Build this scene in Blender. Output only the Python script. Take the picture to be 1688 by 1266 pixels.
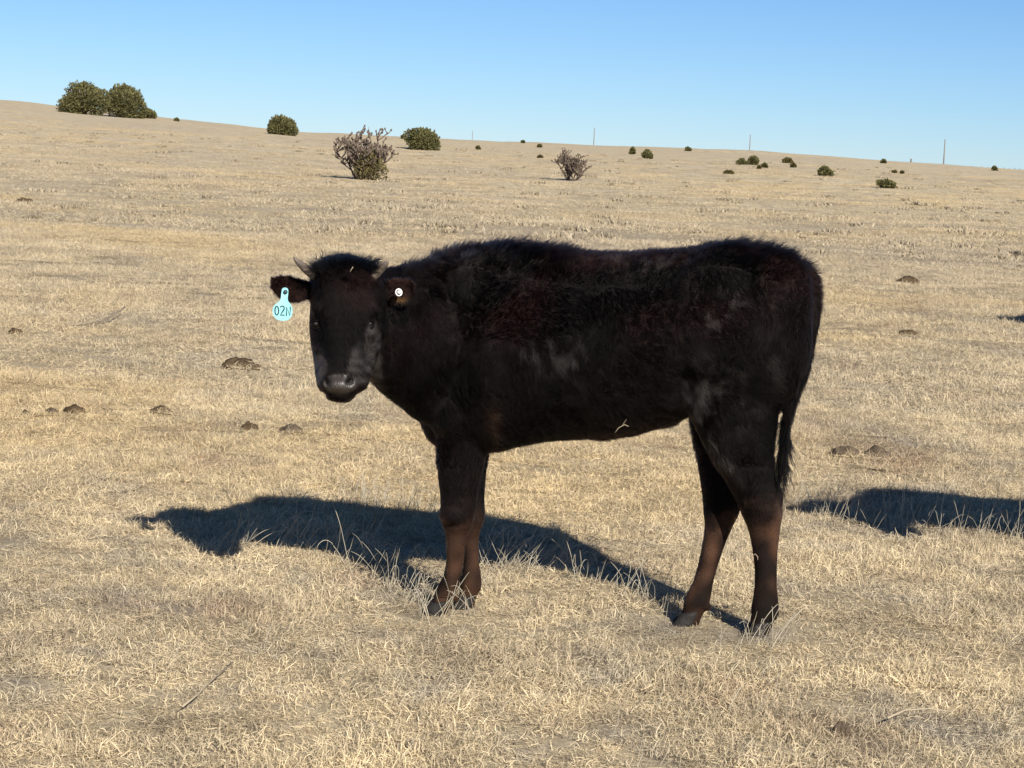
import bpy, bmesh, math, random
import numpy as np
from mathutils import Vector, Matrix, noise as mnoise

random.seed(11)
RNG = np.random.default_rng(11)
scn = bpy.context.scene
for o in list(bpy.data.objects):
    bpy.data.objects.remove(o)
COL = scn.collection

# ------------------------------------------------------------ camera
EYE = 1.43
FPX = 3800.0                       # focal length in photograph pixels (1688 wide)
PITCH = math.atan(399.0 / FPX)
ROLL = math.atan(0.045)
cam_d = bpy.data.cameras.new('camera')
cam = bpy.data.objects.new('camera', cam_d)
COL.objects.link(cam)
scn.camera = cam
cam_d.sensor_width = 36
cam_d.lens = FPX / 1688 * 36
cam_d.clip_start = 0.05
cam_d.clip_end = 20000
_f = Vector((0, math.cos(PITCH), -math.sin(PITCH)))
_r0 = Vector((1, 0, 0))
_u0 = _r0.cross(_f)
_R = math.cos(ROLL) * _r0 + math.sin(ROLL) * _u0
_U = -math.sin(ROLL) * _r0 + math.cos(ROLL) * _u0
cam.matrix_world = Matrix(((_R.x, _U.x, -_f.x, 0), (_R.y, _U.y, -_f.y, 0), (_R.z, _U.z, -_f.z, EYE), (0, 0, 0, 1)))

# ------------------------------------------------------------ light
SUN_EL = math.radians(28.8)
SUN_FROM = Vector((math.sin(math.radians(21.7)), -math.cos(math.radians(21.7)), 0))      # the sun stands behind the viewer, to the right
sun_d = bpy.data.lights.new('sun', 'SUN')
sun = bpy.data.objects.new('sun', sun_d)
COL.objects.link(sun)
sun_d.energy = 5.0
sun_d.angle = math.radians(0.53)
sun_d.color = (1.0, 0.93, 0.82)
to_sun = Vector((SUN_FROM.x * math.cos(SUN_EL), SUN_FROM.y * math.cos(SUN_EL), math.sin(SUN_EL)))
sun.rotation_euler = to_sun.to_track_quat('Z', 'Y').to_euler()
world = bpy.data.worlds.new('World')
scn.world = world
world.use_nodes = True
wn = world.node_tree
wn.nodes.clear()
sky = wn.nodes.new('ShaderNodeTexSky')
sky.sky_type = 'NISHITA'
sky.sun_disc = False
sky.sun_elevation = SUN_EL
sky.sun_rotation = math.atan2(SUN_FROM.x, SUN_FROM.y)
sky.altitude = 1500
sky.air_density = 0.8
sky.dust_density = 0.0
sky.ozone_density = 8.0
bg = wn.nodes.new('ShaderNodeBackground')
bg.inputs['Strength'].default_value = 0.064
wo = wn.nodes.new('ShaderNodeOutputWorld')
wn.links.new(sky.outputs[0], bg.inputs[0])
wn.links.new(bg.outputs[0], wo.inputs[0])
scn.view_settings.view_transform = 'Standard'
scn.view_settings.look = 'None'
scn.view_settings.exposure = 0.585
scn.view_settings.gamma = 1.0
scn.view_settings.use_curve_mapping = False
scn.render.engine = 'CYCLES'
scn.cycles.max_bounces = 6
scn.cycles.diffuse_bounces = 3
scn.cycles.glossy_bounces = 2
scn.cycles.transmission_bounces = 3
scn.cycles.transparent_max_bounces = 4
scn.cycles.use_denoising = True
try:
    scn.cycles_curves.shape = 'RIBBONS'
    scn.cycles_curves.subdivisions = 2
except Exception:
    pass


# ------------------------------------------------------------ where a sight line meets a depth or the ground
def ray(px, py):
    d = _f * FPX + _R * (px - 844.0) + _U * (633.0 - py)
    return d


def at(px, py, Y):
    d = ray(px, py)
    t = Y / d.y
    return Vector((d.x * t, Y, EYE + d.z * t))


def to_px(P):
    """numpy points -> photograph pixels"""
    Q = P - np.array([0, 0, EYE])
    zc = Q @ np.array(_f)
    return 844 + FPX * (Q @ np.array(_R)) / zc, 633 - FPX * (Q @ np.array(_U)) / zc


M2 = 3800 / 6.9        # pixels per metre at the calf

_WAV = [(RNG.uniform(0, 2 * math.pi), RNG.uniform(0.7, 7.0), RNG.uniform(0, 6.28)) for _ in range(16)]
_PX = [-1500, -400, 0, 130, 250, 400, 500, 780, 980, 1240, 1400, 1558, 1688, 2300, 3400]
_PH = [40, 34, 26.5, 20, 13.5, 4, -1, -1, 0, 0.5, -3, -7, -9, -12, -12]
RIDGE = 350.0


def ground_z(x, y):
    x = np.asarray(x, float)
    y = np.asarray(y, float)
    r = np.hypot(x, y) + 1e-6
    az = np.arctan2(x, y)
    azc = np.clip(az, -0.6, 0.6)
    p = 844 + 3800 * np.tan(azc)
    ph = np.interp(p, _PX, _PH)
    back = np.clip((np.abs(az) - 0.6) / 1.5, 0, 1)
    ph = ph * (1 - back) + 5 * back
    hr = (ph + 15.5) / 3800 * RIDGE
    t = np.clip((r - 45) / (RIDGE - 45), 0, 1)
    t = t * t * (3 - 2 * t)
    z = hr * t - 0.006 * np.clip(r - RIDGE, 0, None) - 0.00001 * np.clip(r - RIDGE, 0, None) ** 2
    u = np.zeros_like(z)
    for a, w, ph_ in _WAV:
        k = 2 * math.pi / w
        u = u + 0.0022 * math.sqrt(w) * np.sin(k * (x * math.cos(a) + y * math.sin(a)) + ph_)
    far = np.zeros_like(z)
    for i, (a, w, ph_) in enumerate(_WAV[:8]):
        k = 2 * math.pi / (w * 9)
        far = far + 0.05 * np.sin(k * (x * math.cos(a) + y * math.sin(a)) + ph_)
    return z + u + far * np.clip((r - 12) / 60, 0, 1)


def gz(x, y):
    return float(ground_z(x, y))


def hit(px, py):
    """point on the ground seen at a photograph pixel"""
    d = ray(px, py).normalized()
    t0 = 2.0
    t = t0
    last = t0
    prev = None
    while t < 1500:
        z = EYE + d.z * t
        if z < gz(d.x * t, d.y * t):
            lo, hi = last, t
            for _ in range(24):
                m = (lo + hi) / 2
                if EYE + d.z * m < gz(d.x * m, d.y * m):
                    hi = m
                else:
                    lo = m
            return Vector((d.x * hi, d.y * hi, gz(d.x * hi, d.y * hi)))
        last = t
        t *= 1.012
    # just above the ridge: stand on the ridge line
    s = (RIDGE - 12) / math.hypot(d.x, d.y)
    return Vector((d.x * s, d.y * s, gz(d.x * s, d.y * s)))


# ------------------------------------------------------------ object helpers
def tag(o, label=None, cat=None, group=None, kind=None):
    if label: o['label'] = label
    if cat: o['category'] = cat
    if group: o['group'] = group
    if kind: o['kind'] = kind
    return o


def empty(name, loc, rz=0):
    o = bpy.data.objects.new(name, None)
    COL.objects.link(o)
    o.location = loc
    o.rotation_euler = (0, 0, rz)
    o.empty_display_size = 0.1
    return o


def mesh_obj(name, verts, faces, mat, parent=None, origin=(0, 0, 0), smooth=True, loc=None, link=True):
    me = bpy.data.meshes.new(name)
    og = Vector(origin)
    if isinstance(verts, np.ndarray):
        V = verts - np.array(og)
        V = V.tolist()
    else:
        V = [tuple(Vector(v) - og) for v in verts]
    me.from_pydata(V, [], [tuple(f) for f in faces] if not isinstance(faces, np.ndarray) else faces.tolist())
    me.update()
    if smooth:
        me.polygons.foreach_set('use_smooth', [True] * len(me.polygons))
    if mat: me.materials.append(mat)
    o = bpy.data.objects.new(name, me)
    if link: COL.objects.link(o)
    if parent is not None:
        o.parent = parent
    elif loc is not None:
        o.location = loc
    return o


class MB:
    def __init__(s):
        s.v = []
        s.f = []

    def add(s, V, F):
        n = len(s.v)
        s.v += [tuple(v) for v in V]
        s.f += [tuple(i + n for i in f) for f in F]

    def rings(s, rings, cap=True):
        n = len(rings[0])
        V = [p for r in rings for p in r]
        F = []
        for i in range(len(rings) - 1):
            for j in range(n):
                a = i * n + j
                b = i * n + (j + 1) % n
                F.append((a, b, b + n, a + n))
        if cap:
            F.append(tuple(range(n - 1, -1, -1)))
            F.append(tuple((len(rings) - 1) * n + j for j in range(n)))
        s.add(V, F)

    def tube(s, pts, rad, n=8, cap=True):
        pts = [Vector(p) for p in pts]
        rings = []
        up = Vector((0.13, 0.9, 0.4)).normalized()
        for i, p in enumerate(pts):
            d = (pts[min(i + 1, len(pts) - 1)] - pts[max(i - 1, 0)])
            if d.length < 1e-9: d = Vector((0, 0, 1))
            d.normalize()
            a = d.cross(up)
            if a.length < 1e-3: a = d.cross(Vector((1, 0, 0)))
            a.normalize()
            b = d.cross(a)
            r = rad[i] if hasattr(rad, '__len__') else rad
            rings.append([p + a * (r * math.cos(2 * math.pi * j / n)) + b * (r * math.sin(2 * math.pi * j / n)) for j in range(n)])
        s.rings(rings, cap)

    def ell(s, c, r, rot=None, nu=20, nv=12):
        c = Vector(c)
        rings = []
        for i in range(nv + 1):
            th = math.pi * (i + 0.001) / (nv + 0.002)
            ring = []
            for j in range(nu):
                ph = 2 * math.pi * j / nu
                v = Vector((r[0] * math.sin(th) * math.cos(ph), r[1] * math.sin(th) * math.sin(ph), r[2] * math.cos(th)))
                if rot is not None: v = rot @ v
                ring.append(c + v)
            rings.append(ring)
        s.rings(rings)

    def obj(s, name, mat, parent=None, origin=(0, 0, 0), smooth=True, loc=None):
        return mesh_obj(name, s.v, s.f, mat, parent, origin, smooth, loc)


# ------------------------------------------------------------ materials
def new_mat(name):
    m = bpy.data.materials.new(name)
    m.use_nodes = True
    nt = m.node_tree
    nt.nodes.clear()
    out = nt.nodes.new('ShaderNodeOutputMaterial')
    return m, nt, out


def N(nt, kind, **kw):
    n = nt.nodes.new(kind)
    for k, v in kw.items():
        if k.startswith('i_'):
            n.inputs[k[2:].replace('_', ' ')].default_value = v
        else:
            setattr(n, k, v)
    return n


def ramp(nt, fac, stops):
    r = nt.nodes.new('ShaderNodeValToRGB')
    el = r.color_ramp.elements
    while len(el) < len(stops): el.new(0.5)
    for e, (p, c) in zip(el, stops):
        e.position = p
        e.color = (*c, 1)
    nt.links.new(fac, r.inputs[0])
    return r.outputs[0]


def noise(nt, vec, scale, detail=4, rough=0.55, off=None):
    n = nt.nodes.new('ShaderNodeTexNoise')
    n.inputs['Scale'].default_value = scale
    n.inputs['Detail'].default_value = detail
    n.inputs['Roughness'].default_value = rough
    if off:
        a = nt.nodes.new('ShaderNodeVectorMath')
        a.operation = 'ADD'
        a.inputs[1].default_value = off
        nt.links.new(vec, a.inputs[0])
        vec = a.outputs[0]
    nt.links.new(vec, n.inputs['Vector'])
    return n.outputs['Fac']


def mixc(nt, fac, a, b, mode='MIX'):
    m = nt.nodes.new('ShaderNodeMix')
    m.data_type = 'RGBA'
    m.blend_type = mode
    for i, v in ((0, fac), (6, a), (7, b)):
        if isinstance(v, (int, float)): m.inputs[i].default_value = v
        elif isinstance(v, tuple): m.inputs[i].default_value = (*v, 1)
        else: nt.links.new(v, m.inputs[i])
    return m.outputs[2]


def maprange(nt, v, a, b, c=0.0, d=1.0):
    m = nt.nodes.new('ShaderNodeMapRange')
    nt.links.new(v, m.inputs[0])
    m.inputs[1].default_value = a
    m.inputs[2].default_value = b
    m.inputs[3].default_value = c
    m.inputs[4].default_value = d
    return m.outputs[0]


def simple_mat(name, col, rough=0.8, col2=None, scale=8.0, bump=0.0, spec=0.3, bscale=None, obj_coords=True):
    m, nt, out = new_mat(name)
    b = N(nt, 'ShaderNodeBsdfPrincipled')
    b.inputs['Roughness'].default_value = rough
    b.inputs['Specular IOR Level'].default_value = spec
    tc = N(nt, 'ShaderNodeTexCoord')
    vec = tc.outputs['Object']
    if col2:
        nt.links.new(mixc(nt, maprange(nt, noise(nt, vec, scale), 0.35, 0.65), col, col2), b.inputs['Base Color'])
    else:
        b.inputs['Base Color'].default_value = (*col, 1)
    if bump:
        bp = N(nt, 'ShaderNodeBump')
        bp.inputs['Strength'].default_value = bump
        bp.inputs['Distance'].default_value = 0.01
        nt.links.new(noise(nt, vec, bscale or scale * 4), bp.inputs['Height'])
        nt.links.new(bp.outputs[0], b.inputs['Normal'])
    nt.links.new(b.outputs[0], out.inputs[0])
    return m


def patch_colour(nt, dark=1.0):
    """straw colour of the sward, changing over patches of the field; driven by world position"""
    geo = N(nt, 'ShaderNodeNewGeometry')
    pos = geo.outputs['Position']
    mp = N(nt, 'ShaderNodeMapping')
    mp.inputs['Scale'].default_value = (1, 0.75, 0)
    nt.links.new(pos, mp.inputs[0])
    p = mp.outputs[0]
    n1 = noise(nt, p, 0.9, 6, 0.62)
    n2 = noise(nt, p, 2.6, 5, 0.6, (31, 7, 0))
    n3 = noise(nt, p, 0.22, 4, 0.5, (5, 90, 0))
    n4 = noise(nt, p, 0.035, 5, 0.6, (50, 20, 0))
    base = ramp(nt, n1, [(0.30, (0.29, 0.215, 0.145)), (0.43, (0.44, 0.35, 0.225)), (0.57, (0.53, 0.42, 0.265)), (0.70, (0.42, 0.345, 0.25))])
    c = mixc(nt, maprange(nt, n2, 0.52, 0.70, 0, 0.65), base, (0.33, 0.285, 0.225))
    c = mixc(nt, maprange(nt, n3, 0.50, 0.66, 0, 0.5), c, (0.55, 0.40, 0.20))
    c = mixc(nt, maprange(nt, n4, 0.40, 0.62, 0, 0.45), c, (0.40, 0.32, 0.225))
    n5 = noise(nt, p, 1.3, 5, 0.65, (71, 33, 0))
    c = mixc(nt, maprange(nt, n5, 0.58, 0.70, 0, 0.55), c, (0.36, 0.24, 0.155))
    n6 = noise(nt, p, 6.5, 4, 0.6, (11, 53, 0))
    c = mixc(nt, maprange(nt, n6, 0.30, 0.70, 0, 1), mixc(nt, 1.0, c, (0.80, 0.79, 0.80), 'MULTIPLY'), mixc(nt, 1.0, c, (1.24, 1.235, 1.22), 'MULTIPLY'))
    c = mixc(nt, 1.0, c, (1.055, 1.13, 1.22), 'MULTIPLY')
    return c, pos, p


# --- grass blades
def grass_mat(name, gain, trans=0.25):
    m, nt, out = new_mat(name)
    c, pos, p = patch_colour(nt)
    info = N(nt, 'ShaderNodeObjectInfo')
    at_ = N(nt, 'ShaderNodeAttribute', attribute_name='tone')
    c = mixc(nt, 1.0, c, ramp(nt, at_.outputs['Fac'], [(0.0, (0.34, 0.32, 0.32)), (0.3, (0.80, 0.79, 0.78)), (0.75, (1.30, 1.28, 1.22)), (1.0, (1.7, 1.66, 1.56))]), 'MULTIPLY')
    c = mixc(nt, 1.0, c, (gain, gain, gain), 'MULTIPLY')
    d = N(nt, 'ShaderNodeBsdfPrincipled')
    d.inputs['Roughness'].default_value = 0.55
    d.inputs['Specular IOR Level'].default_value = 0.25
    nt.links.new(c, d.inputs['Base Color'])
    t = N(nt, 'ShaderNodeBsdfTranslucent')
    nt.links.new(c, t.inputs[0])
    ms = N(nt, 'ShaderNodeMixShader')
    ms.inputs[0].default_value = trans
    nt.links.new(d.outputs[0], ms.inputs[1])
    nt.links.new(t.outputs[0], ms.inputs[2])
    nt.links.new(ms.outputs[0], out.inputs[0])
    return m


GRASS = grass_mat('dry_grass', 1.08)

# --- soil and thatch under the blades, and the far sward
m, nt, out = new_mat('dry_turf')
c, pos, p = patch_colour(nt)
cd = N(nt, 'ShaderNodeVectorMath', operation='LENGTH')
nt.links.new(pos, cd.inputs[0])
dist = cd.outputs['Value']
fine = noise(nt, p, 55, 6, 0.75)
mid = noise(nt, p, 7, 8, 0.78, (3, 3, 0))
clump = noise(nt, p, 1.6, 7, 0.68, (9, 40, 0))
c_ = mixc(nt, 1.0, c, (1.02, 1.02, 1.01), 'MULTIPLY')
far_c = mixc(nt, maprange(nt, clump, 0.54, 0.68, 0, 0.5), c_, (0.30, 0.25, 0.18))
far_c = mixc(nt, maprange(nt, mid, 0.35, 0.65, 0, 1), mixc(nt, 1.0, far_c, (0.76, 0.75, 0.74), 'MULTIPLY'), mixc(nt, 1.0, far_c, (1.16, 1.16, 1.15), 'MULTIPLY'))
soil = mixc(nt, maprange(nt, mid, 0.4, 0.62), mixc(nt, 0.28, c, (0.15, 0.11, 0.08)), mixc(nt, 0.15, c, (0.2, 0.15, 0.1)))
soil = mixc(nt, maprange(nt, fine, 0.4, 0.6), mixc(nt, 1.0, soil, (0.68, 0.67, 0.65), 'MULTIPLY'), soil)
col = mixc(nt, maprange(nt, dist, 25, 75), soil, far_c)
bs = N(nt, 'ShaderNodeBsdfPrincipled')
bs.inputs['Roughness'].default_value = 0.95
bs.inputs['Specular IOR Level'].default_value = 0.05
nt.links.new(col, bs.inputs['Base Color'])
bp = N(nt, 'ShaderNodeBump')
bp.inputs['Strength'].default_value = 0.5
bp.inputs['Distance'].default_value = 0.02
nt.links.new(mid, bp.inputs['Height'])
nt.links.new(bp.outputs[0], bs.inputs['Normal'])
nt.links.new(bs.outputs[0], out.inputs[0])
TURF = m

# ------------------------------------------------------------ ground sheet
rr = np.concatenate([[0.02], np.geomspace(0.6, 40, 150), np.geomspace(41, 360, 90), np.geomspace(370, 6000, 40)])
fan = np.radians(np.concatenate([np.linspace(-28, 28, 340, endpoint=False), np.linspace(28, 332, 150, endpoint=False)]))
A, Rr = np.meshgrid(fan, rr)
X = (Rr * np.sin(A)).ravel()
Y = (Rr * np.cos(A)).ravel()
V = np.stack([X, Y, ground_z(X, Y)], 1)
nr, na = len(rr), len(fan)
ii, jj = np.meshgrid(np.arange(nr - 1), np.arange(na), indexing='ij')
a_ = ii * na + jj
b_ = ii * na + (jj + 1) % na
F = np.stack([a_, a_ + na, b_ + na, b_], -1).reshape(-1, 4)[:, ::-1]
ground = mesh_obj('ground', V, F, TURF)
tag(ground, kind='structure')
_n = ground.data.polygons[len(ground.data.polygons) // 3].normal
if _n.z < 0:
    ground.data.flip_normals()

# ------------------------------------------------------------ grass


def blade_patch(name, nblades, size, hgt, width, length, curl, mat=GRASS, nseg=4, upright=0.35, tlo=0.0, thi=1.0):
    """one square of sward: curled dry blades as tapering ribbons"""
    vs = []
    fs = []
    tone = []
    for _ in range(nblades):
        x, y = RNG.uniform(-size / 2, size / 2, 2)
        a = RNG.uniform(0, 2 * math.pi)
        L = length * RNG.uniform(0.5, 1.3)
        el = RNG.uniform(0.15, 1.45) if RNG.random() > upright else RNG.uniform(0.9, 1.5)
        d = np.array([math.cos(a) * math.cos(el), math.sin(a) * math.cos(el), math.sin(el)])
        p = np.array([x, y, RNG.uniform(-0.004, hgt * 0.35)])
        ax = RNG.normal(size=3)
        ax /= np.linalg.norm(ax)
        cu = curl * RNG.uniform(0.2, 1.4) / nseg
        w = width * RNG.uniform(0.6, 1.2)
        side = np.cross(d, np.array([0.2, -1, 0.3]) + RNG.normal(size=3) * 0.5)
        side /= np.linalg.norm(side) + 1e-9
        n0 = len(vs)
        tn = tlo + (thi - tlo) * RNG.beta(2.2, 2.0)
        for k in range(nseg + 1):
            ww = w * (1 - 0.75 * (k / nseg) ** 2) * 0.5
            vs.append(p - side * ww)
            vs.append(p + side * ww)
            tk = min(1, tn * (0.8 + 0.35 * k / nseg))
            tone += [tk, tk]
            # turn about the axis, sag with gravity
            c_, s_ = math.cos(cu), math.sin(cu)
            d = d * c_ + np.cross(ax, d) * s_ + ax * np.dot(ax, d) * (1 - c_)
            d[2] -= 0.12
            d /= np.linalg.norm(d)
            p = p + d * (L / nseg)
            if p[2] < 0.002:
                p[2] = 0.002
                d[2] = abs(d[2]) * 0.4
        for k in range(nseg):
            i = n0 + 2 * k
            fs.append((i, i + 1, i + 3, i + 2))
    me = bpy.data.meshes.new(name)
    me.from_pydata([tuple(v) for v in vs], [], fs)
    at_ = me.attributes.new('tone', 'FLOAT', 'POINT')
    at_.data.foreach_set('value', tone)
    me.materials.append(mat)
    return bpy.data.objects.new(name, me)


def scatter(name, sources, pts, rot, scale, label=None):
    """one object of kind stuff: a point mesh whose points carry patches of sward"""
    colx = bpy.data.collections.new(name + '_patches')
    for s in sources:
        colx.objects.link(s)
    me = bpy.data.meshes.new(name)
    me.vertices.add(len(pts))
    me.vertices.foreach_set('co', np.asarray(pts, float).ravel())
    ra = me.attributes.new('rot', 'FLOAT_VECTOR', 'POINT')
    ra.data.foreach_set('vector', np.asarray(rot, float).ravel())
    sa = me.attributes.new('scl', 'FLOAT_VECTOR', 'POINT')
    sa.data.foreach_set('vector', np.asarray(scale, float).ravel())
    me.materials.append(GRASS)
    o = bpy.data.objects.new(name, me)
    COL.objects.link(o)
    ng = bpy.data.node_groups.new(name + '_nodes', 'GeometryNodeTree')
    ng.interface.new_socket('Geometry', in_out='INPUT', socket_type='NodeSocketGeometry')
    ng.interface.new_socket('Geometry', in_out='OUTPUT', socket_type='NodeSocketGeometry')
    gi = ng.nodes.new('NodeGroupInput')
    go = ng.nodes.new('NodeGroupOutput')
    ip = ng.nodes.new('GeometryNodeInstanceOnPoints')
    ci = ng.nodes.new('GeometryNodeCollectionInfo')
    ci.inputs['Collection'].default_value = colx
    ci.inputs['Separate Children'].default_value = True
    ci.inputs['Reset Children'].default_value = True
    ip.inputs['Pick Instance'].default_value = True
    an = ng.nodes.new('GeometryNodeInputNamedAttribute')
    an.data_type = 'FLOAT_VECTOR'
    an.inputs['Name'].default_value = 'rot'
    bn = ng.nodes.new('GeometryNodeInputNamedAttribute')
    bn.data_type = 'FLOAT_VECTOR'
    bn.inputs['Name'].default_value = 'scl'
    rv = ng.nodes.new('FunctionNodeRandomValue')
    rv.data_type = 'INT'
    rv.inputs['Min'].default_value = 0 if False else 0
    for s_ in rv.inputs:
        if s_.name == 'Max' and s_.type == 'INT': s_.default_value = len(sources) - 1
        if s_.name == 'Min' and s_.type == 'INT': s_.default_value = 0
    er = ng.nodes.new('FunctionNodeEulerToRotation')
    L = ng.links.new
    L(gi.outputs[0], ip.inputs['Points'])
    L(ci.outputs[0], ip.inputs['Instance'])
    L([s_ for s_ in rv.outputs if s_.type == 'INT'][0], ip.inputs['Instance Index'])
    L(an.outputs['Attribute'], er.inputs[0])
    L(er.outputs[0], ip.inputs['Rotation'])
    L(bn.outputs['Attribute'], ip.inputs['Scale'])
    L(ip.outputs[0], go.inputs[0])
    md = o.modifiers.new('scatter', 'NODES')
    md.node_group = ng
    tag(o, label, kind='stuff')
    return o


def wedge(y0, y1, step, side=0.27, pad=0.7):
    P = []
    y = y0
    while y < y1:
        w = side * y + pad
        n = int(2 * w / step) + 1
        xs = -w + (np.arange(n) + RNG.uniform(-0.5, 0.5, n)) * step
        ys = y + RNG.uniform(-0.5, 0.5, n) * step
        P.append(np.stack([xs, ys], 1))
        y += step * 0.9
    P = np.concatenate(P)
    return np.column_stack([P, ground_z(P[:, 0], P[:, 1])])


near_src = [blade_patch('grass_patch', 720, 0.27, 0.012, 0.0023, 0.036, 3.9, nseg=5, upright=0.12) for _ in range(7)]
P = wedge(4.2, 13, 0.17)
n = len(P)
R_ = np.column_stack([RNG.normal(0, 0.04, n), RNG.normal(0, 0.04, n), RNG.uniform(0, 6.28, n)])
s = RNG.uniform(0.8, 1.2, n)
nz = np.array([mnoise.noise(Vector((x * 1.7, y * 1.7, 3))) for x, y in P[:, :2]])
nz2 = np.array([mnoise.noise(Vector((x * 4.5, y * 4.5, 13))) for x, y in P[:, :2]])
zs = s * np.clip(0.9 + 0.7 * nz + 0.6 * nz2, 0.42, 1.4)
for fx, fy in ((-0.23, 6.93), (-0.14, 7.05), (0.71, 6.70), (0.51, 6.84)):      # trodden around the feet
    q = np.hypot((P[:, 0] - fx), (P[:, 1] - fy + 0.12) * 0.8)
    zs *= np.clip(0.12 + q / 0.36 * 0.88, 0.16, 1)
scatter('short_dry_grass', near_src, P, R_, np.column_stack([s, s, zs]), 'short curly straw coloured grass covering the near ground')
mid_src = [blade_patch('grass_patch', 680, 0.55, 0.016, 0.0036, 0.045, 3.0, upright=0.08, tlo=0.12, thi=0.80) for _ in range(5)]
P = wedge(12.7, 32, 0.36)
n = len(P)
R_ = np.column_stack([RNG.normal(0, 0.03, n), RNG.normal(0, 0.03, n), RNG.uniform(0, 6.28, n)])
s = RNG.uniform(0.8, 1.25, n)
nz = np.array([mnoise.noise(Vector((x * 0.9, y * 0.9, 3))) for x, y in P[:, :2]])
zs = s * np.clip(0.9 + 0.7 * nz, 0.65, 1.3)
scatter('middle_dry_grass', mid_src, P, R_, np.column_stack([s, s, zs]), 'short straw coloured grass of the middle pasture behind the calf')
far_src = [blade_patch('grass_patch', 420, 1.3, 0.02, 0.0085, 0.065, 1.8, upright=0.06, tlo=0.22, thi=0.60) for _ in range(5)]
P = wedge(31, 190, 1.05, 0.25, 2)
n = len(P)
R_ = np.column_stack([np.zeros(n), np.zeros(n), RNG.uniform(0, 6.28, n)])
s = RNG.uniform(0.8, 1.25, n)
nz = np.array([mnoise.noise(Vector((x * 0.25, y * 0.25, 3))) for x, y in P[:, :2]])
zs = s * np.clip(0.8 + 0.9 * nz, 0.35, 1.5)
keep = (nz > -0.6) & (RNG.random(n) < np.interp(P[:, 1], [40, 110, 190], [1, 0.75, 0.12]))
scatter('far_dry_grass', far_src, P[keep], R_[keep], np.column_stack([s, s, zs])[keep], 'pale dry grass of the far pasture up towards the ridge')


# taller bleached stalks, thin round stems
def curves_obj(name, pts, rad, mat, colors=None, parent=None, origin=(0, 0, 0)):
    """pts (n,k,3), rad (n,k)"""
    n, k, _ = pts.shape
    cv = bpy.data.hair_curves.new(name)
    cv.add_curves([k] * n)
    P_ = (pts - np.array(origin)).astype(np.float32)
    cv.attributes['position'].data.foreach_set('vector', P_.ravel())
    if 'radius' not in cv.attributes:
        cv.attributes.new('radius', 'FLOAT', 'POINT')
    cv.attributes['radius'].data.foreach_set('value', rad.astype(np.float32).ravel())
    if colors is not None:
        ca = cv.attributes.new('tint', 'FLOAT_COLOR', 'CURVE')
        ca.data.foreach_set('color', np.column_stack([colors, np.ones(n)]).astype(np.float32).ravel())
    cv.materials.append(mat)
    o = bpy.data.objects.new(name, cv)
    COL.objects.link(o)
    if parent is not None: o.parent = parent
    return o


STALK, nt, out = new_mat('bleached_stalk')
ab = N(nt, 'ShaderNodeAttribute', attribute_name='tint')
b = N(nt, 'ShaderNodeBsdfPrincipled')
b.inputs['Roughness'].default_value = 0.6
nt.links.new(ab.outputs['Color'], b.inputs['Base Color'])
nt.links.new(b.outputs[0], out.inputs[0])


def stalks(name, areas, label):
    pts = []
    rad = []
    cols = []
    for (x0, y0, x1, y1, spread, cnt, hmin, hmax, lean) in areas:
        for _ in range(cnt):
            t = RNG.random()
            px = x0 + (x1 - x0) * t + RNG.normal(0, 6)
            py = y0 + (y1 - y0) * t + RNG.normal(0, spread)
            g = hit(px, py)
            h = RNG.uniform(hmin, hmax) * RNG.uniform(0.6, 1)
            a = RNG.normal(0, 0.6) + (0 if RNG.random() < 0.82 else math.pi)
            d = np.array([math.cos(a) * 0.5 * lean, math.sin(a) * 0.5, 1.0])
            d += RNG.normal(0, 0.18, 3)
            d /= np.linalg.norm(d)
            k = 9
            P = [np.array(g) + np.array([0, 0, -0.005])]
            bend = RNG.normal(0, 0.05, 3)
            droop = RNG.uniform(0, 0.5) if RNG.random() < 0.3 else 0.03
            for i in range(1, k):
                d = d + bend * 0.6 + RNG.normal(0, 0.05, 3)
                if i > 5: d[2] -= droop * (i - 4)
                d /= np.linalg.norm(d)
                P.append(P[-1] + d * h / (k - 1))
            pts.append(P)
            r = RNG.uniform(0.0008, 0.0012) if h > 0.11 else RNG.uniform(0.0006, 0.0010)
            rad.append([r * (1 - 0.5 * i / (k - 1)) * (1.4 if i in (k - 2, k - 3) and h > 0.12 else 1) for i in range(k)])
            v = RNG.uniform(0.75, 1.25)
            cols.append([0.36 * v, 0.32 * v, 0.24 * v])
    o = curves_obj(name, np.array(pts), np.array(rad), STALK, np.array(cols))
    tag(o, label, kind='stuff')
    return o


AREAS = [
    (225, 862, 300, 866, 3, 16, 0.05, 0.12, 1), (345, 908, 400, 908, 4, 22, 0.12, 0.27, 1.6), (400, 892, 560, 916, 4, 56, 0.10, 0.28, 1.3),
    (560, 920, 700, 1005, 6, 80, 0.12, 0.30, 1.2), (640, 985, 705, 1022, 6, 24, 0.07, 0.2, 1),
    (700, 1020, 800, 1014, 3, 26, 0.07, 0.24, 1), (790, 935, 960, 942, 5, 95, 0.09, 0.24, 1), (940, 950, 1100, 1010, 6, 55, 0.08, 0.19, 1),
    (1225, 1068, 1285, 1066, 3, 24, 0.08, 0.2, 1), (1110, 1050, 1230, 1074, 6, 20, 0.03, 0.08, 1),
    (1310, 836, 1450, 868, 5, 130, 0.08, 0.22, 0.8), (1450, 868, 1690, 892, 5, 90, 0.10, 0.28, 0.8),
    (560, 822, 720, 850, 7, 160, 0.06, 0.16, 0.6),
    (0, 1000, 1688, 1240, 90, 300, 0.04, 0.12, 1), (0, 720, 700, 780, 60, 150, 0.04, 0.12, 1), (840, 760, 1688, 800, 60, 200, 0.04, 0.12, 1),
    (300, 350, 900, 375, 18, 160, 0.12, 0.4, 1),
]
stalks('tall_grass_stalks', AREAS, 'thin bleached grass stalks standing above the short sward')

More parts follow.
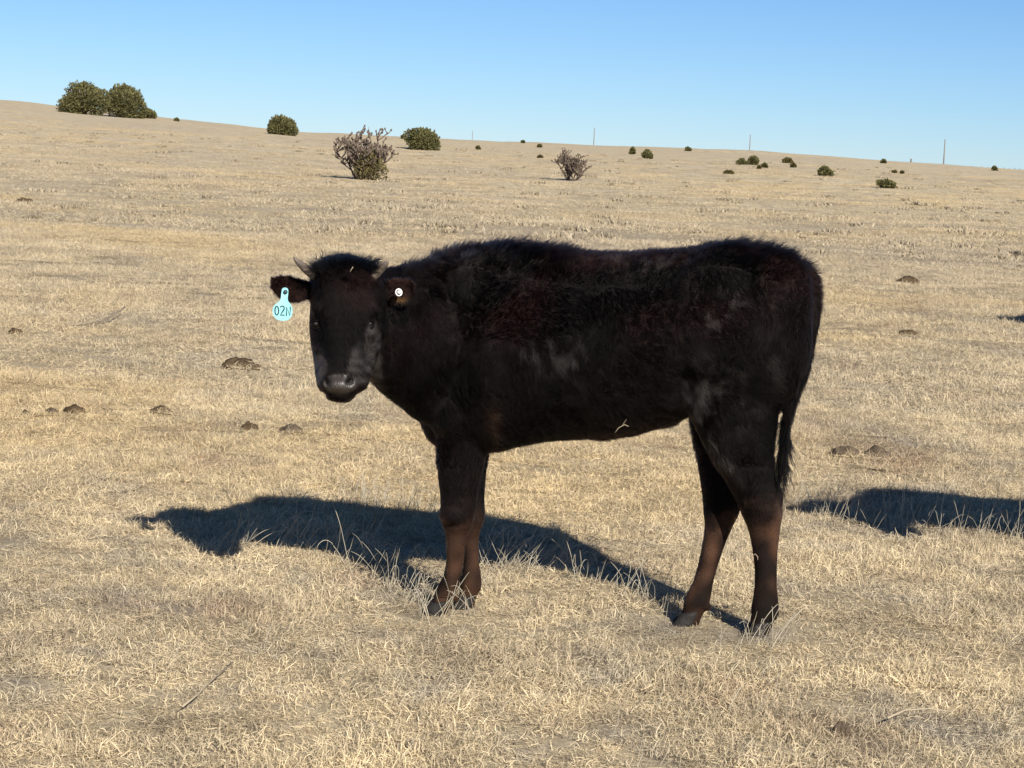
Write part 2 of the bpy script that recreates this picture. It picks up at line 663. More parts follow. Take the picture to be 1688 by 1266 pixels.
# ------------------------------------------------------------ the calf
YF, YH = 7.01, 6.78                 # depth of the fore and hind quarters


def yc(px):
    return YF + (YH - YF) * (px - 745) / (1190 - 745)


calf_loc = Vector((0.36, 6.89, 0.0))
calf = empty('calf', calf_loc)
tag(calf, 'shaggy black horned calf with blue ear tag standing broadside and facing the viewer', 'calf')

body = MB()


def ringx(px, top, bot, hw, y0=None, n=36, pear=0.22, ex=2.3, back=0.0):
    """a slice of trunk seen edge-on at column px, from row top to row bot, hw metres half thick"""
    y0 = yc(px) if y0 is None else y0
    a = at(px, top, y0)
    b = at(px, bot, y0)
    c = (a + b) / 2
    h = (a - b).length / 2
    out = []
    for j in range(n):
        t = 2 * math.pi * j / n
        cs, sn = math.cos(t), math.sin(t)
        x = math.copysign(abs(cs) ** (2 / ex), cs)
        z = math.copysign(abs(sn) ** (2 / ex), sn)
        w = hw * (1 - pear * max(0, z) ** 1.5 - 0.12 * max(0, -z))
        out.append(Vector((a.x + (b.x - a.x) * (1 - z) / 2, c.y + x * w, c.z + z * h)))
    return out


trunk = [(694, 470, 690, .07), (706, 438, 722, .12), (728, 418, 742, .15), (760, 411, 750, .185), (800, 405, 744, .205), (850, 404, 735, .22),
         (900, 409, 725, .235), (950, 413, 722, .245), (1000, 416, 720, .25), (1045, 416, 714, .25), (1100, 413, 697, .245),
         (1140, 410, 677, .237), (1195, 407, 690, .22), (1240, 408, 690, .20), (1280, 413, 680, .18), (1308, 421, 650, .15),
         (1327, 441, 600, .11), (1336, 480, 555, .06)]
body.rings([ringx(*s) for s in trunk])

# neck: comes forward out of the shoulders and toward the viewer, rings across its path
neck = [((775, 575), 7.0, 150, .155), ((735, 568), 6.97, 146, .15), ((695, 562), 6.90, 130, .14), ((655, 552), 6.82, 108, .125), ((620, 540), 6.75, 88, .11), ((588, 525), 6.69, 66, .095)]
rings = []
cs_ = [at(p[0], p[1], y) for p, y, _, _ in neck]
for i, (p, y, hh, hw) in enumerate(neck):
    d = cs_[min(i + 1, len(cs_) - 1)] - cs_[max(i - 1, 0)]
    d.z = 0
    d.normalize()
    s_ = Vector((-d.y, d.x, 0))
    r = []
    for j in range(32):
        t = 2 * math.pi * j / 32
        z = math.sin(t)
        w = hw * (1 - 0.3 * max(0, z) - 0.2 * max(0, -z))
        r.append(cs_[i] + s_ * (w * math.cos(t)) + Vector((0, 0, z * hh / M2)))
    rings.append(r)
body.rings(rings)

# head: slices across the face from poll to muzzle  (row, centre, half width, front depth, back depth, squareness)
HD = [(430, 566, 20, 6.62, 6.70, 2.0), (437, 567, 38, 6.585, 6.74, 2.0), (448, 568, 51, 6.555, 6.77, 2.1), (464, 569, 58, 6.535, 6.80, 2.3), (490, 569, 60, 6.522, 6.82, 2.5),
      (515, 568.5, 62, 6.515, 6.82, 2.5), (535, 568, 63, 6.512, 6.82, 2.3), (555, 567, 62, 6.508, 6.81, 2.0), (575, 565, 58, 6.503, 6.78, 1.8),
      (592, 564, 53.5, 6.497, 6.75, 1.8), (608, 563, 49, 6.488, 6.71, 2.0), (622, 562, 45.5, 6.475, 6.67, 2.3), (636, 561, 42, 6.470, 6.64, 2.4),
      (646, 559.5, 36, 6.478, 6.61, 2.2), (654, 558, 22, 6.50, 6.58, 2.0)]
rings = []
for (py, cx, hw, yf, yb, ex) in HD:
    c = at(cx, py, yf)
    w = hw / 3800 * 6.6
    r = []
    ym = yf + (yb - yf) * 0.42
    for j in range(40):
        t = 2 * math.pi * j / 40
        cs, sn = math.cos(t), math.sin(t)
        e = ex if sn < 0 else 2.0
        x = math.copysign(abs(cs) ** (2 / e), cs)
        z = math.copysign(abs(sn) ** (2 / e), sn)
        yy = ym + z * ((ym - yf) if sn < 0 else (yb - ym))
        nar = 1 - 0.25 * max(0, z)
        r.append(Vector((c.x + x * w * nar, yy, c.z)))
    rings.append(r)
body.rings(rings)


def blob(px, py, y, rx, ry, rz, rot=None):
    body.ell(at(px, py, y), (rx, ry, rz), rot)


blob(532, 508, 6.565, .034, .034, .026)        # brows
blob(607, 510, 6.565, .034, .034, .026)
blob(530, 556, 6.61, .03, .05, .06)           # cheeks
blob(605, 562, 6.625, .032, .06, .06)
blob(560, 633, 6.503, .058, .046, .028)         # muzzle pad
blob(560, 650, 6.535, .042, .045, .022)       # chin
blob(568, 450, 6.63, .078, .06, .045)          # poll
blob(775, 560, 6.895, .14, .08, .25)          # near shoulder
blob(748, 668, 6.95, .09, .11, .11)           # brisket
blob(1190, 520, 6.655, .17, .07, .17)          # haunch
blob(1205, 445, 6.71, .13, .07, .07)          # hip
# (ribs are carried by the trunk slices)
blob(1082, 686, 6.83, .065, .05, .030)         # belly fold


def leg(st, y, dw=0.9, y_top=None):
    rings = []
    k0 = st[0][0]
    k1 = st[-1][0]
    for (py, cx, hw) in st:
        t = (py - k0) / (k1 - k0)
        yy = y if y_top is None else y_top + (y - y_top) * min(1, t * 1.8)
        c = at(cx, py, yy)
        w = hw / M2
        d = w * dw if w > 0.035 else w * 1.0
        d = min(d, 0.095)
        rings.append([Vector((c.x + w * math.cos(2 * math.pi * j / 24), c.y + d * math.sin(2 * math.pi * j / 24), c.z)) for j in range(24)])
    body.rings(rings)


leg([(600, 780, 55), (680, 768, 50), (740, 760, 42), (790, 757, 35), (815, 756, 31), (838, 755, 30), (852, 754, 29.5), (866, 754, 26), (880, 753, 20), (900, 751, 16.5), (925, 750, 15), (948, 746, 15.5), (964, 740, 18), (976, 736, 20), (988, 731, 18), (1000, 725, 16.5), (1012, 719, 19), (1020, 717, 19)], 6.955, .85, 6.93)
leg([(650, 775, 45), (740, 777, 30), (780, 777, 25), (815, 776, 22.5), (840, 776, 24), (856, 776, 23), (870, 775, 18), (885, 775, 15), (905, 776, 13.5), (930, 777, 14), (948, 777, 17), (960, 776, 19), (975, 774, 17), (987, 770, 15), (998, 767, 17), (1006, 765, 17)], 7.07, .9, 7.08)
leg([(560, 1225, 97), (600, 1211, 103), (640, 1206, 87), (680, 1208, 72), (720, 1214, 59.5), (760, 1224, 50.5), (795, 1237, 41.5), (815, 1247, 39), (832, 1253, 37), (846, 1256, 34), (862, 1258, 29), (880, 1260, 25), (905, 1261, 21), (935, 1262, 18.5), (965, 1262, 18), (985, 1262, 20.5), (1000, 1261, 22.5), (1014, 1259, 21), (1028, 1255, 18.5), (1042, 1250, 19), (1056, 1246, 22), (1064, 1245, 22)], 6.71, .8, 6.69)
leg([(600, 1190, 70), (650, 1182, 50), (690, 1180, 42), (730, 1182, 37), (785, 1187, 34), (810, 1190, 33), (830, 1191, 32), (846, 1189, 29), (862, 1186, 24), (885, 1180, 20), (910, 1173, 17.5), (935, 1166, 16.5), (960, 1159, 17), (975, 1154, 20), (990, 1149, 22), (1003, 1145, 19.5), (1016, 1140, 17), (1028, 1134, 19), (1040, 1130, 21)], 6.85, .85, 6.86)
# hock points, knees, fetlocks, dewclaws
blob(1281, 822, 6.71, .018, .026, .042)
blob(1214, 822, 6.85, .018, .026, .036)
blob(748, 848, 6.94, .046, .042, .038)
blob(773, 850, 7.06, .036, .036, .034)
for (dx_, dy_, yy_) in ((752, 985, 6.935), (753, 986, 6.975), (789, 967, 7.055), (1279, 1012, 6.69), (1279, 1013, 6.73), (1168, 1000, 6.83), (1168, 1001, 6.87)):
    blob(dx_, dy_, yy_, .011, .009, .016)

# tail bone
tp = [(1318, 440, 6.75, 20), (1334, 462, 6.73, 17), (1341, 490, 6.72, 14), (1339, 530, 6.715, 12.5), (1330, 580, 6.71, 12), (1318, 625, 6.70, 11.5), (1304, 665, 6.70, 10), (1294, 705, 6.70, 8.5), (1289, 745, 6.70, 6.5), (1287, 765, 6.70, 5)]
body.tube([at(a, b, y) for a, b, y, _ in tp], [r / M2 for *_, r in tp], 16)


# ears: a cupped paddle
def ear(st, y0, y1, cup):
    rings = []
    n = len(st)
    for i, (px, py, hh) in enumerate(st):
        t = i / (n - 1)
        c = at(px, py, y0 + (y1 - y0) * t)
        h = hh / M2
        r = []
        for j in range(20):
            a = 2 * math.pi * j / 20
            z = h * math.sin(a)
            thick = 0.009 if i > 0 else 0.02
            yy = cup * (1 - (z / h) ** 2) * min(1, 1.6 * t + 0.2) * min(1, (1 - t) * 4 + 0.2) + thick * math.cos(a)
            r.append(Vector((c.x, c.y + yy, c.z + z)))
        rings.append(r)
    body.rings(rings)


ear([(520, 478, 13), (508, 479, 16), (497, 479, 19.5), (484, 478, 22), (470, 476, 22), (458, 472, 17), (450, 469, 12), (445, 468, 6)], 6.64, 6.60, 0.022)
ear([(618, 474, 12), (630, 476, 14), (642, 478, 19), (655, 479, 22), (667, 479, 22), (677, 478, 18), (683, 477, 12), (687, 476, 6)], 6.66, 6.62, 0.022)

tmp = mesh_obj('calf_shell', body.v, body.f, None)
bmx = bmesh.new()
bmx.from_mesh(tmp.data)
bmesh.ops.recalc_face_normals(bmx, faces=bmx.faces)
bmx.to_mesh(tmp.data)
bmx.free()
rm = tmp.modifiers.new('remesh', 'REMESH')
rm.mode = 'VOXEL'
rm.voxel_size = 0.0062
sm = tmp.modifiers.new('smooth', 'SMOOTH')
sm.factor = 0.5
sm.iterations = 9
dg = bpy.context.evaluated_depsgraph_get()
dg.update()
skin = bpy.data.meshes.new_from_object(tmp.evaluated_get(dg))
bpy.data.objects.remove(tmp)
nv = len(skin.vertices)
co = np.empty(nv * 3)
skin.vertices.foreach_get('co', co)
co = co.reshape(-1, 3)
no = np.empty(nv * 3)
skin.vertices.foreach_get('normal', no)
no = no.reshape(-1, 3)
# muscle relief: smooth swellings and hollows
px_, py_ = to_px(co)
dsp = np.array([mnoise.noise(Vector((x * 6, y * 6, z * 4))) * 0.007 + mnoise.noise(Vector((x * 15, y * 15, z * 13 + 5))) * 0.003 for x, y, z in co])
head_ = (px_ < 640) & (py_ < 660) & (co[:, 1] < 6.8)
ear_z = ((px_ < 505) | ((px_ > 633) & (px_ < 692) & (py_ > 455) & (py_ < 503))) & (co[:, 1] < 6.68)
legz = py_ > 760
dsp = np.where(head_ | legz | ear_z, dsp * 0.25, dsp)
co = co + no * dsp[:, None]


def press(px, py, y, r, depth, sx=1.0, sz=1.0, dirv=None):
    """push the skin in (or out) around a point"""
    global co
    c = np.array(at(px, py, y))
    d = (co - c) / np.array([sx, 1.0, sz])
    dist = np.linalg.norm(d, axis=1)
    w = np.clip(1 - dist / r, 0, 1)
    w = w * w * (3 - 2 * w)
    v = no if dirv is None else np.array(dirv)[None, :]
    co = co - v * (w * depth)[:, None]


press(540, 627, 6.465, .021, .024, 0.7, 1.2, (0.3, -1, 0))      # nostrils
press(576, 626, 6.465, .021, .024, 0.8, 1.1, (-0.3, -1, 0))
press(557, 620, 6.47, .02, .003)
for sx_ in (-1, 1):
    press(561 + sx_ * 40, 648, 6.52, .03, .006, 1.6, .5)         # mouth corners
press(557, 644, 6.48, .02, .004, 2.5, .35)                       # lip line
press(610, 533, 6.545, .030, .010, 1, .9)                        # eye sockets
press(520, 534, 6.545, .028, .009, 1, .9)
press(600, 585, 6.54, .03, .006)
press(530, 585, 6.53, .03, .006)
for k in range(4):                                               # cheek creases
    press(600 + k * 5, 556 + k * 12, 6.56, .016, .004, 1.5, .35)
press(1120, 640, 6.60, .09, .03, .7, 1.6)                        # flank hollow
press(830, 640, 6.76, .13, .007, .6, 1.6)                        # behind the elbow
skin.vertices.foreach_set('co', co.ravel())
skin.update()
skin.polygons.foreach_set('use_smooth', [True] * len(skin.polygons))
skin.vertices.foreach_get('normal', no.reshape(-1)) if False else None

# --- skin colour: carried per vertex (coat colour, with grey sheen painted in)


def vnoise(P, s, o=0.0):
    return np.array([mnoise.noise(Vector((p[0] * s + o, p[1] * s + o, p[2] * s))) for p in P])


def coat(P, rnd):
    """coat colour and painted sheen at points on the animal"""
    x, y = to_px(P)
    n = len(P)
    n1 = vnoise(P, 5.0)
    n2 = vnoise(P, 17.0, 9)
    base = np.tile(np.array([0.0040, 0.0034, 0.0033]), (n, 1))
    red = np.array([0.0175, 0.0070, 0.0062])
    w = np.clip(n1 * 1.1 + n2 * 0.25 + 0.30, 0, 0.8)
    high = np.clip((640 - y) / 200, 0.25, 1)
    c = base * (1 - (w * high)[:, None]) + red * (w * high)[:, None]
    # grey sheen on the black coat, painted in as soft broken patches
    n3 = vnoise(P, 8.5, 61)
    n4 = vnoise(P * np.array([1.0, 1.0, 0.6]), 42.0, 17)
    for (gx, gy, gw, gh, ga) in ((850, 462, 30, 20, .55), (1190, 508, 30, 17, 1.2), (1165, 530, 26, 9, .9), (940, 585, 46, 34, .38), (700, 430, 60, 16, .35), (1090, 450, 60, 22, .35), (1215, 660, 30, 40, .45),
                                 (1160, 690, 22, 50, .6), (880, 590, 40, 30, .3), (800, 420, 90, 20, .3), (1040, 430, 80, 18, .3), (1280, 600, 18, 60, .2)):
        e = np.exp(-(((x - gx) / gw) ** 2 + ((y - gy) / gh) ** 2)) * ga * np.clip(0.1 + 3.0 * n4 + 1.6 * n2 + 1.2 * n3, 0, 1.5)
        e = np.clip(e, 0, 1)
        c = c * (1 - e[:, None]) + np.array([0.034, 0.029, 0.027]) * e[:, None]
    # brown lower legs
    top = np.where(x < 900, 835, np.where((x < 1225), 836, 808)) + 50 * n2
    lw = np.clip((y - top) / np.where(x < 900, 95, 26), 0, 1) * np.clip((1055 - y) / 60, 0.25, 1)
    brown = np.array([0.046, 0.0225, 0.0130]) * (1 + 0.5 * n2)[:, None]
    dk = np.clip(0.8 + 1.6 * n1 + 0.9 * n2, 0.15, 1.1)
    lw = np.where(y > 700, lw * dk, 0)
    c = c * (1 - lw[:, None]) + brown * lw[:, None]
    # rear of the upper fore leg, warm
    e = np.exp(-(((x - 812) / 12) ** 2 + ((y - 700) / 35) ** 2)) * 0.6
    c = c * (1 - e[:, None]) + np.array([0.035, 0.018, 0.011]) * e[:, None]
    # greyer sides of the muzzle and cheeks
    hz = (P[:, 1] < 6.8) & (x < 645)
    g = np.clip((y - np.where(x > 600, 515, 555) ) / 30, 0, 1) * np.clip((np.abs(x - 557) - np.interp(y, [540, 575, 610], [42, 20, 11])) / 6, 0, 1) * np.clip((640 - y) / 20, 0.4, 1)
    g = g * np.clip(0.75 + 1.3 * vnoise(P * np.array([0.5, 1.0, 2.0]), 30.0, 5), 0.15, 1.1)  # dark streaks painted for the shade in the cheek wrinkles
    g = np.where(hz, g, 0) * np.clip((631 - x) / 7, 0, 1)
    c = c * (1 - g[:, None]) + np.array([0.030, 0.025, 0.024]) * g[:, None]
    # flank patch and tendon line on the thigh: sheen painted as grey hair
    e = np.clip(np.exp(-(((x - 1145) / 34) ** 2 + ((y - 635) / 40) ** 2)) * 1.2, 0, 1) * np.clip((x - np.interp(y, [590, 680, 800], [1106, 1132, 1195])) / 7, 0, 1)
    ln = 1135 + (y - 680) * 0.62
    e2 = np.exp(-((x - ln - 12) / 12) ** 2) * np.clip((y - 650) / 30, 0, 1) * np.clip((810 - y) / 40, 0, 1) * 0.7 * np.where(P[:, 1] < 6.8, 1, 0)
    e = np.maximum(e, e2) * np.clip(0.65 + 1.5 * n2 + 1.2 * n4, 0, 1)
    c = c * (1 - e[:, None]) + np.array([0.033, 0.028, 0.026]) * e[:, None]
    # ears
    er = (P[:, 1] < 6.70) & (((x > 636) & (x < 695) & (y > 455) & (y < 505)) | (x < 503))
    c = np.where(er[:, None], np.array([0.012, 0.0062, 0.0052]) * (1.2 + n2[:, None]), c)
    e = np.exp(-(((x - 657) / 12) ** 2 + ((y - 498) / 7) ** 2)) * er
    c = c * (1 - e[:, None]) + np.array([0.10, 0.055, 0.022]) * e[:, None]
    return np.clip(c * rnd[:, None], 0.001, 1)


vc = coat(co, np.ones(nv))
px_, py_ = to_px(co)
nosew = np.clip(1 - np.sqrt(((px_ - 560) / 30.0) ** 2 + ((py_ - 633) / 19.0) ** 2), 0, 1) * 4
nosew = np.clip(nosew, 0, 1) * (co[:, 1] < 6.56)
nn_ = vnoise(co, 150) * 0.3 + 1
vc = vc * (1 - nosew[:, None]) + np.array([0.034, 0.028, 0.024]) * (nosew * nn_)[:, None]
hole = np.exp(-(((px_ - 538 - (py_ - 624) * 0.35) / 3.6) ** 2 + ((py_ - 627) / 8) ** 2)) + np.exp(-(((px_ - 577 + (py_ - 622) * 0.45) / 4.5) ** 2 + ((py_ - 626) / 6.5) ** 2))
hole = np.clip(hole * 2.0, 0, 1) * (co[:, 1] < 6.6)
vc = vc * (1 - 0.96 * hole[:, None])
nosew = nosew * (1 - hole)
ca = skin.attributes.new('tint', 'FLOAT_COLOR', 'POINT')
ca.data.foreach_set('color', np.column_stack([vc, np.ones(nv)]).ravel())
na_ = skin.attributes.new('wet', 'FLOAT', 'POINT')
na_.data.foreach_set('value', nosew)

SKIN, nt, out = new_mat('calf_hide')
ab = N(nt, 'ShaderNodeAttribute', attribute_name='tint')
aw = N(nt, 'ShaderNodeAttribute', attribute_name='wet')
b = N(nt, 'ShaderNodeBsdfPrincipled')
nt.links.new(ab.outputs['Color'], b.inputs['Base Color'])
nt.links.new(maprange(nt, aw.outputs['Fac'], 0, 1, 0.8, 0.42), b.inputs['Roughness'])
nt.links.new(maprange(nt, aw.outputs['Fac'], 0, 1, 0.1, 0.6), b.inputs['Specular IOR Level'])
tc = N(nt, 'ShaderNodeTexCoord')
vo = N(nt, 'ShaderNodeTexVoronoi')
vo.inputs['Scale'].default_value = 220
nt.links.new(tc.outputs['Object'], vo.inputs['Vector'])
bp = N(nt, 'ShaderNodeBump')
bp.inputs['Strength'].default_value = 0.5
bp.inputs['Distance'].default_value = 0.002
nt.links.new(vo.outputs['Distance'], bp.inputs['Height'])
nt.links.new(bp.outputs[0], b.inputs['Normal'])
nt.links.new(b.outputs[0], out.inputs[0])
skin.materials.clear()
skin.materials.append(SKIN)
co_l = co - np.array(calf_loc)
skin.vertices.foreach_set('co', co_l.ravel())
skin.update()
bo = bpy.data.objects.new('body', skin)
COL.objects.link(bo)
bo.parent = calf

# --- fur
FUR, nt, out = new_mat('calf_fur')
ab = N(nt, 'ShaderNodeAttribute', attribute_name='tint')
hb = N(nt, 'ShaderNodeBsdfHairPrincipled')
hb.model = 'CHIANG'
hb.parametrization = 'COLOR'
hb.inputs['Roughness'].default_value = 0.42
hb.inputs['Radial Roughness'].default_value = 0.5
hb.inputs['Coat'].default_value = 0.0
lum = N(nt, 'ShaderNodeRGBToBW')
nt.links.new(ab.outputs['Color'], lum.inputs[0])
nt.links.new(maprange(nt, lum.outputs[0], 0.002, 0.022, 1.13, 1.34), hb.inputs['IOR'])
nt.links.new(ab.outputs['Color'], hb.inputs['Color'])
nt.links.new(hb.outputs[0], out.inputs[0])

skin.calc_loop_triangles()
tri = np.empty(len(skin.loop_triangles) * 3, int)
skin.loop_triangles.foreach_get('vertices', tri)
tri = tri.reshape(-1, 3)
p0, p1, p2 = co[tri[:, 0]], co[tri[:, 1]], co[tri[:, 2]]
cr = np.cross(p1 - p0, p2 - p0)
ar = np.linalg.norm(cr, axis=1) / 2
fn = cr / (2 * ar[:, None] + 1e-12)
cen = (p0 + p1 + p2) / 3
cx_, cy_ = to_px(cen)
wgt = ar.copy()
wgt *= np.where(fn[:, 1] > 0.35, 0.35, 1.0)              # thinner on the far side
is_head = (cx_ < 640) & (cy_ < 665) & (cen[:, 1] < 6.80)
wgt *= np.where(is_head, 2.6, 1.0)
wgt *= np.where(cy_ > 800, 1.7, 1.0)
nose_f = (((cx_ - 560) / 29.0) ** 2 + ((cy_ - 634) / 18.0) ** 2 < 1) & (cen[:, 1] < 6.56)
wgt[nose_f] = 0
NF = 330000
idx = RNG.choice(len(wgt), NF, p=wgt / wgt.sum())
u = RNG.random(NF)
v = RNG.random(NF)
sw = u + v > 1
u[sw] = 1 - u[sw]
v[sw] = 1 - v[sw]
root = p0[idx] + (p1[idx] - p0[idx]) * u[:, None] + (p2[idx] - p0[idx]) * v[:, None]
nv0 = np.empty(nv * 3)
skin.vertices.foreach_get('normal', nv0)
nv0 = nv0.reshape(-1, 3)
nrm = nv0[tri[idx, 0]] * (1 - u - v)[:, None] + nv0[tri[idx, 1]] * u[:, None] + nv0[tri[idx, 2]] * v[:, None]
nrm /= np.linalg.norm(nrm, axis=1)[:, None] + 1e-9
hx, hy = to_px(root)
hd = (hx < 642) & (hy < 665) & (root[:, 1] < 6.80)
er = (root[:, 1] < 6.70) & (((hx > 634) & (hx < 695) & (hy > 450) & (hy < 505)) | (hx < 508) & (hy > 445) & (hy < 510))
lg = (hy > 770)
tl = (hx > 1270) & (hy > 560) & (hy < 790) & (hx > 1270 + (790 - hy) * 0.0) & (root[:, 1] < 6.9) & ((hx - (1287 + (765 - hy) * 0.2)) > -10)
flow = np.tile(np.array([0.75, 0.0, -0.55]), (NF, 1))
flow[(hx < 800) & ~hd] = [0.35, 0.0, -0.8]
flow[hx > 1180] = [0.35, 0, -0.9]
flow[lg] = [0.12, 0, -1]
flow[hd] = [0.05, 0, -1]
side = np.tanh((hx - 565) / 16)
fo = np.stack([side * 0.6, np.zeros(NF), np.full(NF, -0.9)], 1)
flow[hd] = fo[hd]
poll = hd & (hy < 474 + 10 * RNG.normal(size=NF))
fp = np.stack([(hx - 567) / 50.0, np.full(NF, -0.2), (455 - hy) / 28.0 + 0.2], 1)
flow[poll] = fp[poll]
eo = np.stack([np.where(hx < 560, -1.0, 1.0), np.zeros(NF), (478 - hy) / 30.0], 1)
flow[er] = eo[er]
flow[tl] = [-0.15, 0, -1]
topz = np.clip(nrm[:, 2], 0, 1)
ridge = (topz > 0.55) & ~hd & ~er & (hy < 520)
# tufts: neighbouring hairs share a swing
cell = np.round((root + 0.004 * RNG.normal(size=(NF, 3))) / 0.016).astype(int)
hsh = (cell[:, 0] * 73856093 ^ cell[:, 1] * 19349663 ^ cell[:, 2] * 83492791) & 0xffff
tab = RNG.normal(size=(65536, 3))
jit = tab[hsh]
cell2 = np.round((root + 0.013) / 0.035).astype(int)
hsh2 = (cell2[:, 0] * 73856093 ^ cell2[:, 1] * 19349663 ^ cell2[:, 2] * 83492791) & 0xffff
jit = jit * 0.55 + tab[hsh2] * 0.6
amp = np.where(lg, 0.12, np.where(hd, 0.26, 0.42))
amp = np.where(poll, 0.8, amp)
sw1 = np.stack([vnoise(root, 7.0, 2), np.zeros(NF), vnoise(root, 7.0, 20)], 1)
flow = flow + sw1 * np.where(lg | hd | er, 0.25, 1.5)[:, None]
flow = flow + jit * amp[:, None] + RNG.normal(0, 0.13, (NF, 3))
flow[ridge] += np.array([0.1, 0, 0.5])
flow -= nrm * np.sum(flow * nrm, 1)[:, None]
flow /= np.linalg.norm(flow, axis=1)[:, None] + 1e-9
lift = 0.32 + 0.35 * np.clip(vnoise(root, 9.0, 40), -0.5, 0.8)
lift[lg] = 0.18
lift[hd] = 0.22
pk = np.clip((482 - hy) / 36, 0, 1)
lift = np.where(hd, 0.22 + 0.38 * pk, lift)
lift[er] = 0.55
wither = ridge & (hx > 660)
lift[wither] = 0.85
Lh = RNG.uniform(0.014, 0.028, NF)
Lh = np.where(lg, RNG.uniform(0.006, 0.012, NF), Lh)
Lh = np.where(hy > 700, RNG.uniform(0.6, 1.3, NF) * np.interp(hy, [700, 800, 860, 960], [0.018, 0.015, 0.011, 0.0075]), Lh)
Lh = np.where(hd, RNG.uniform(0.007, 0.015, NF), Lh)
Lh = np.where(hd, Lh + pk * RNG.uniform(0.0, 0.018, NF) * (1 + 0.4 * tab[hsh][:, 1].clip(-1, 1.2)), Lh)
Lh = np.where(er, RNG.uniform(0.006, 0.014, NF), Lh)
tuft = np.interp(hx, [660, 760, 830, 930, 960, 1140, 1185, 1215, 1300, 1340], [1.0, 1.0, 1.25, 1.0, 0.45, 0.5, 0.9, 1.25, 1.0, 0.8])
Lh = np.where(wither, RNG.uniform(0.014, 0.042, NF) * 0.86 * tuft * (1 + 0.35 * tab[hsh][:, 0].clip(-1, 1.2)), Lh)
under = (nrm[:, 2] < -0.4) & ~hd & ~lg
Lh = np.where(under, RNG.uniform(0.012, 0.026, NF), Lh)
KP = 5
pts = np.empty((NF, KP, 3))
pts[:, 0] = root - nrm * 0.001
dirn = nrm * lift[:, None] + flow * (1 - 0.6 * lift)[:, None]
dirn /= np.linalg.norm(dirn, axis=1)[:, None]
for k in range(1, KP):
    pts[:, k] = pts[:, k - 1] + dirn * (Lh / (KP - 1))[:, None]
    dirn = dirn + flow * 0.16 + np.array([0, 0, -0.05]) + jit * 0.03
    dirn /= np.linalg.norm(dirn, axis=1)[:, None]
# tufts: the tips of neighbouring hairs draw together
order = np.argsort(hsh, kind='stable')
hs_ = hsh[order]
st_ = np.flatnonzero(np.r_[True, hs_[1:] != hs_[:-1]])
cnt_ = np.diff(np.r_[st_, NF])
mean_ = np.add.reduceat(root[order], st_, axis=0) / cnt_[:, None]
cc = np.empty_like(root)
cc[order] = np.repeat(mean_, cnt_, axis=0)
pull = cc - root
pl_len = np.linalg.norm(pull, axis=1)
pull[pl_len > 0.03] = 0
pw = np.where(lg, 0.15, np.where(hd & ~poll, 0.25, 0.55)) * np.clip(Lh / 0.02, 0.3, 1.2)
for k in range(1, KP):
    pts[:, k] += pull * (pw * (k / (KP - 1)) ** 1.5)[:, None]
rad = np.linspace(1.0, 0.12, KP)[None, :] * RNG.uniform(0.00042, 0.0007, NF)[:, None]
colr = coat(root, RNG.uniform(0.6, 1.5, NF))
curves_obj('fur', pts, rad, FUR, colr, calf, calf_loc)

# switch of the tail and whorls at the poll: long locks
LP = []
LR = []
LC = []


def lock(p, dir_, length, n, spread, wave, r=0.0008, k=12, col=(0.005, 0.0045, 0.0045)):
    p = np.array(p)
    base = RNG.normal(0, 0.12, 3)
    for _ in range(n):
        d = np.array(dir_, float) + RNG.normal(0, spread, 3)
        d /= np.linalg.norm(d)
        L = length * RNG.uniform(0.6, 1.05)
        q = p + RNG.normal(0, 0.004, 3)
        P = [q]
        ph = RNG.normal(0, 0.4)
        for i in range(1, k):
            d = d + np.array([math.sin(i * 1.1 + ph) * wave, 0, -0.05]) + base * 0.3
            d /= np.linalg.norm(d)
            q = q + d * L / (k - 1)
            P.append(q)
        LP.append(P)
        LR.append([r * (1 - 0.85 * i / (k - 1)) for i in range(k)])
        LC.append([c * RNG.uniform(0.7, 1.3) for c in col])


for _ in range(46):
    t = RNG.random()
    px = 1297 - 10 * t + RNG.normal(0, 3)
    py = 700 + 66 * t
    lock(at(px, py, 6.70 + RNG.normal(0, .008)), (RNG.normal(0.02, 0.05), 0, -1), RNG.uniform(0.05, 0.13), 16, 0.05, 0.05)
lock(at(1292, 760, 6.69), (0.12, 0, -1), 0.10, 30, 0.04, 0.45)
lock(at(1289, 770, 6.69), (-0.1, 0, -1), 0.11, 40, 0.05, 0.1)
lock(at(1284, 772, 6.69), (-0.08, 0, -1), 0.13, 40, 0.05, 0.12)
lock(at(1290, 772, 6.69), (0.12, 0, -1), 0.12, 24, 0.05, 0.2)
lock(at(1299, 690, 6.69), (0.1, 0, -1), 0.09, 24, 0.04, 0.06)
curves_obj('tail_switch', np.array(LP), np.array(LR), FUR, np.array(LC), calf, calf_loc)
LP, LR, LC = [], [], []
for _ in range(110):
    px = RNG.uniform(516, 622)
    py = RNG.uniform(428, 452)
    lock(at(px, py, 6.565 + RNG.uniform(-.02, .03)), ((px - 567) / 60, -0.3, RNG.uniform(0.3, 1.2)), RNG.uniform(0.018, 0.04), 12, 0.18, 0.25, 0.0006, 8)
lock(at(530, 430, 6.57), (-0.4, -0.1, 1.2), 0.05, 12, 0.08, 0.4, 0.0006, 8)
lock(at(605, 440, 6.57), (0.5, -0.1, 1.0), 0.05, 12, 0.08, 0.4, 0.0006, 8)
curves_obj('forelock', np.array(LP), np.array(LR), FUR, np.array(LC), calf, calf_loc)

# horns
HORN = simple_mat('horn', (0.20, 0.165, 0.13), 0.5, (0.10, 0.082, 0.068), 30, 0.3, 0.4, 120)


def horn(pl):
    m = MB()
    P = [at(a, b, y) for a, b, y, _ in pl]
    m.tube(P, [r / M2 for *_, r in pl], 14)
    return m.obj('horn', HORN, calf, calf_loc)


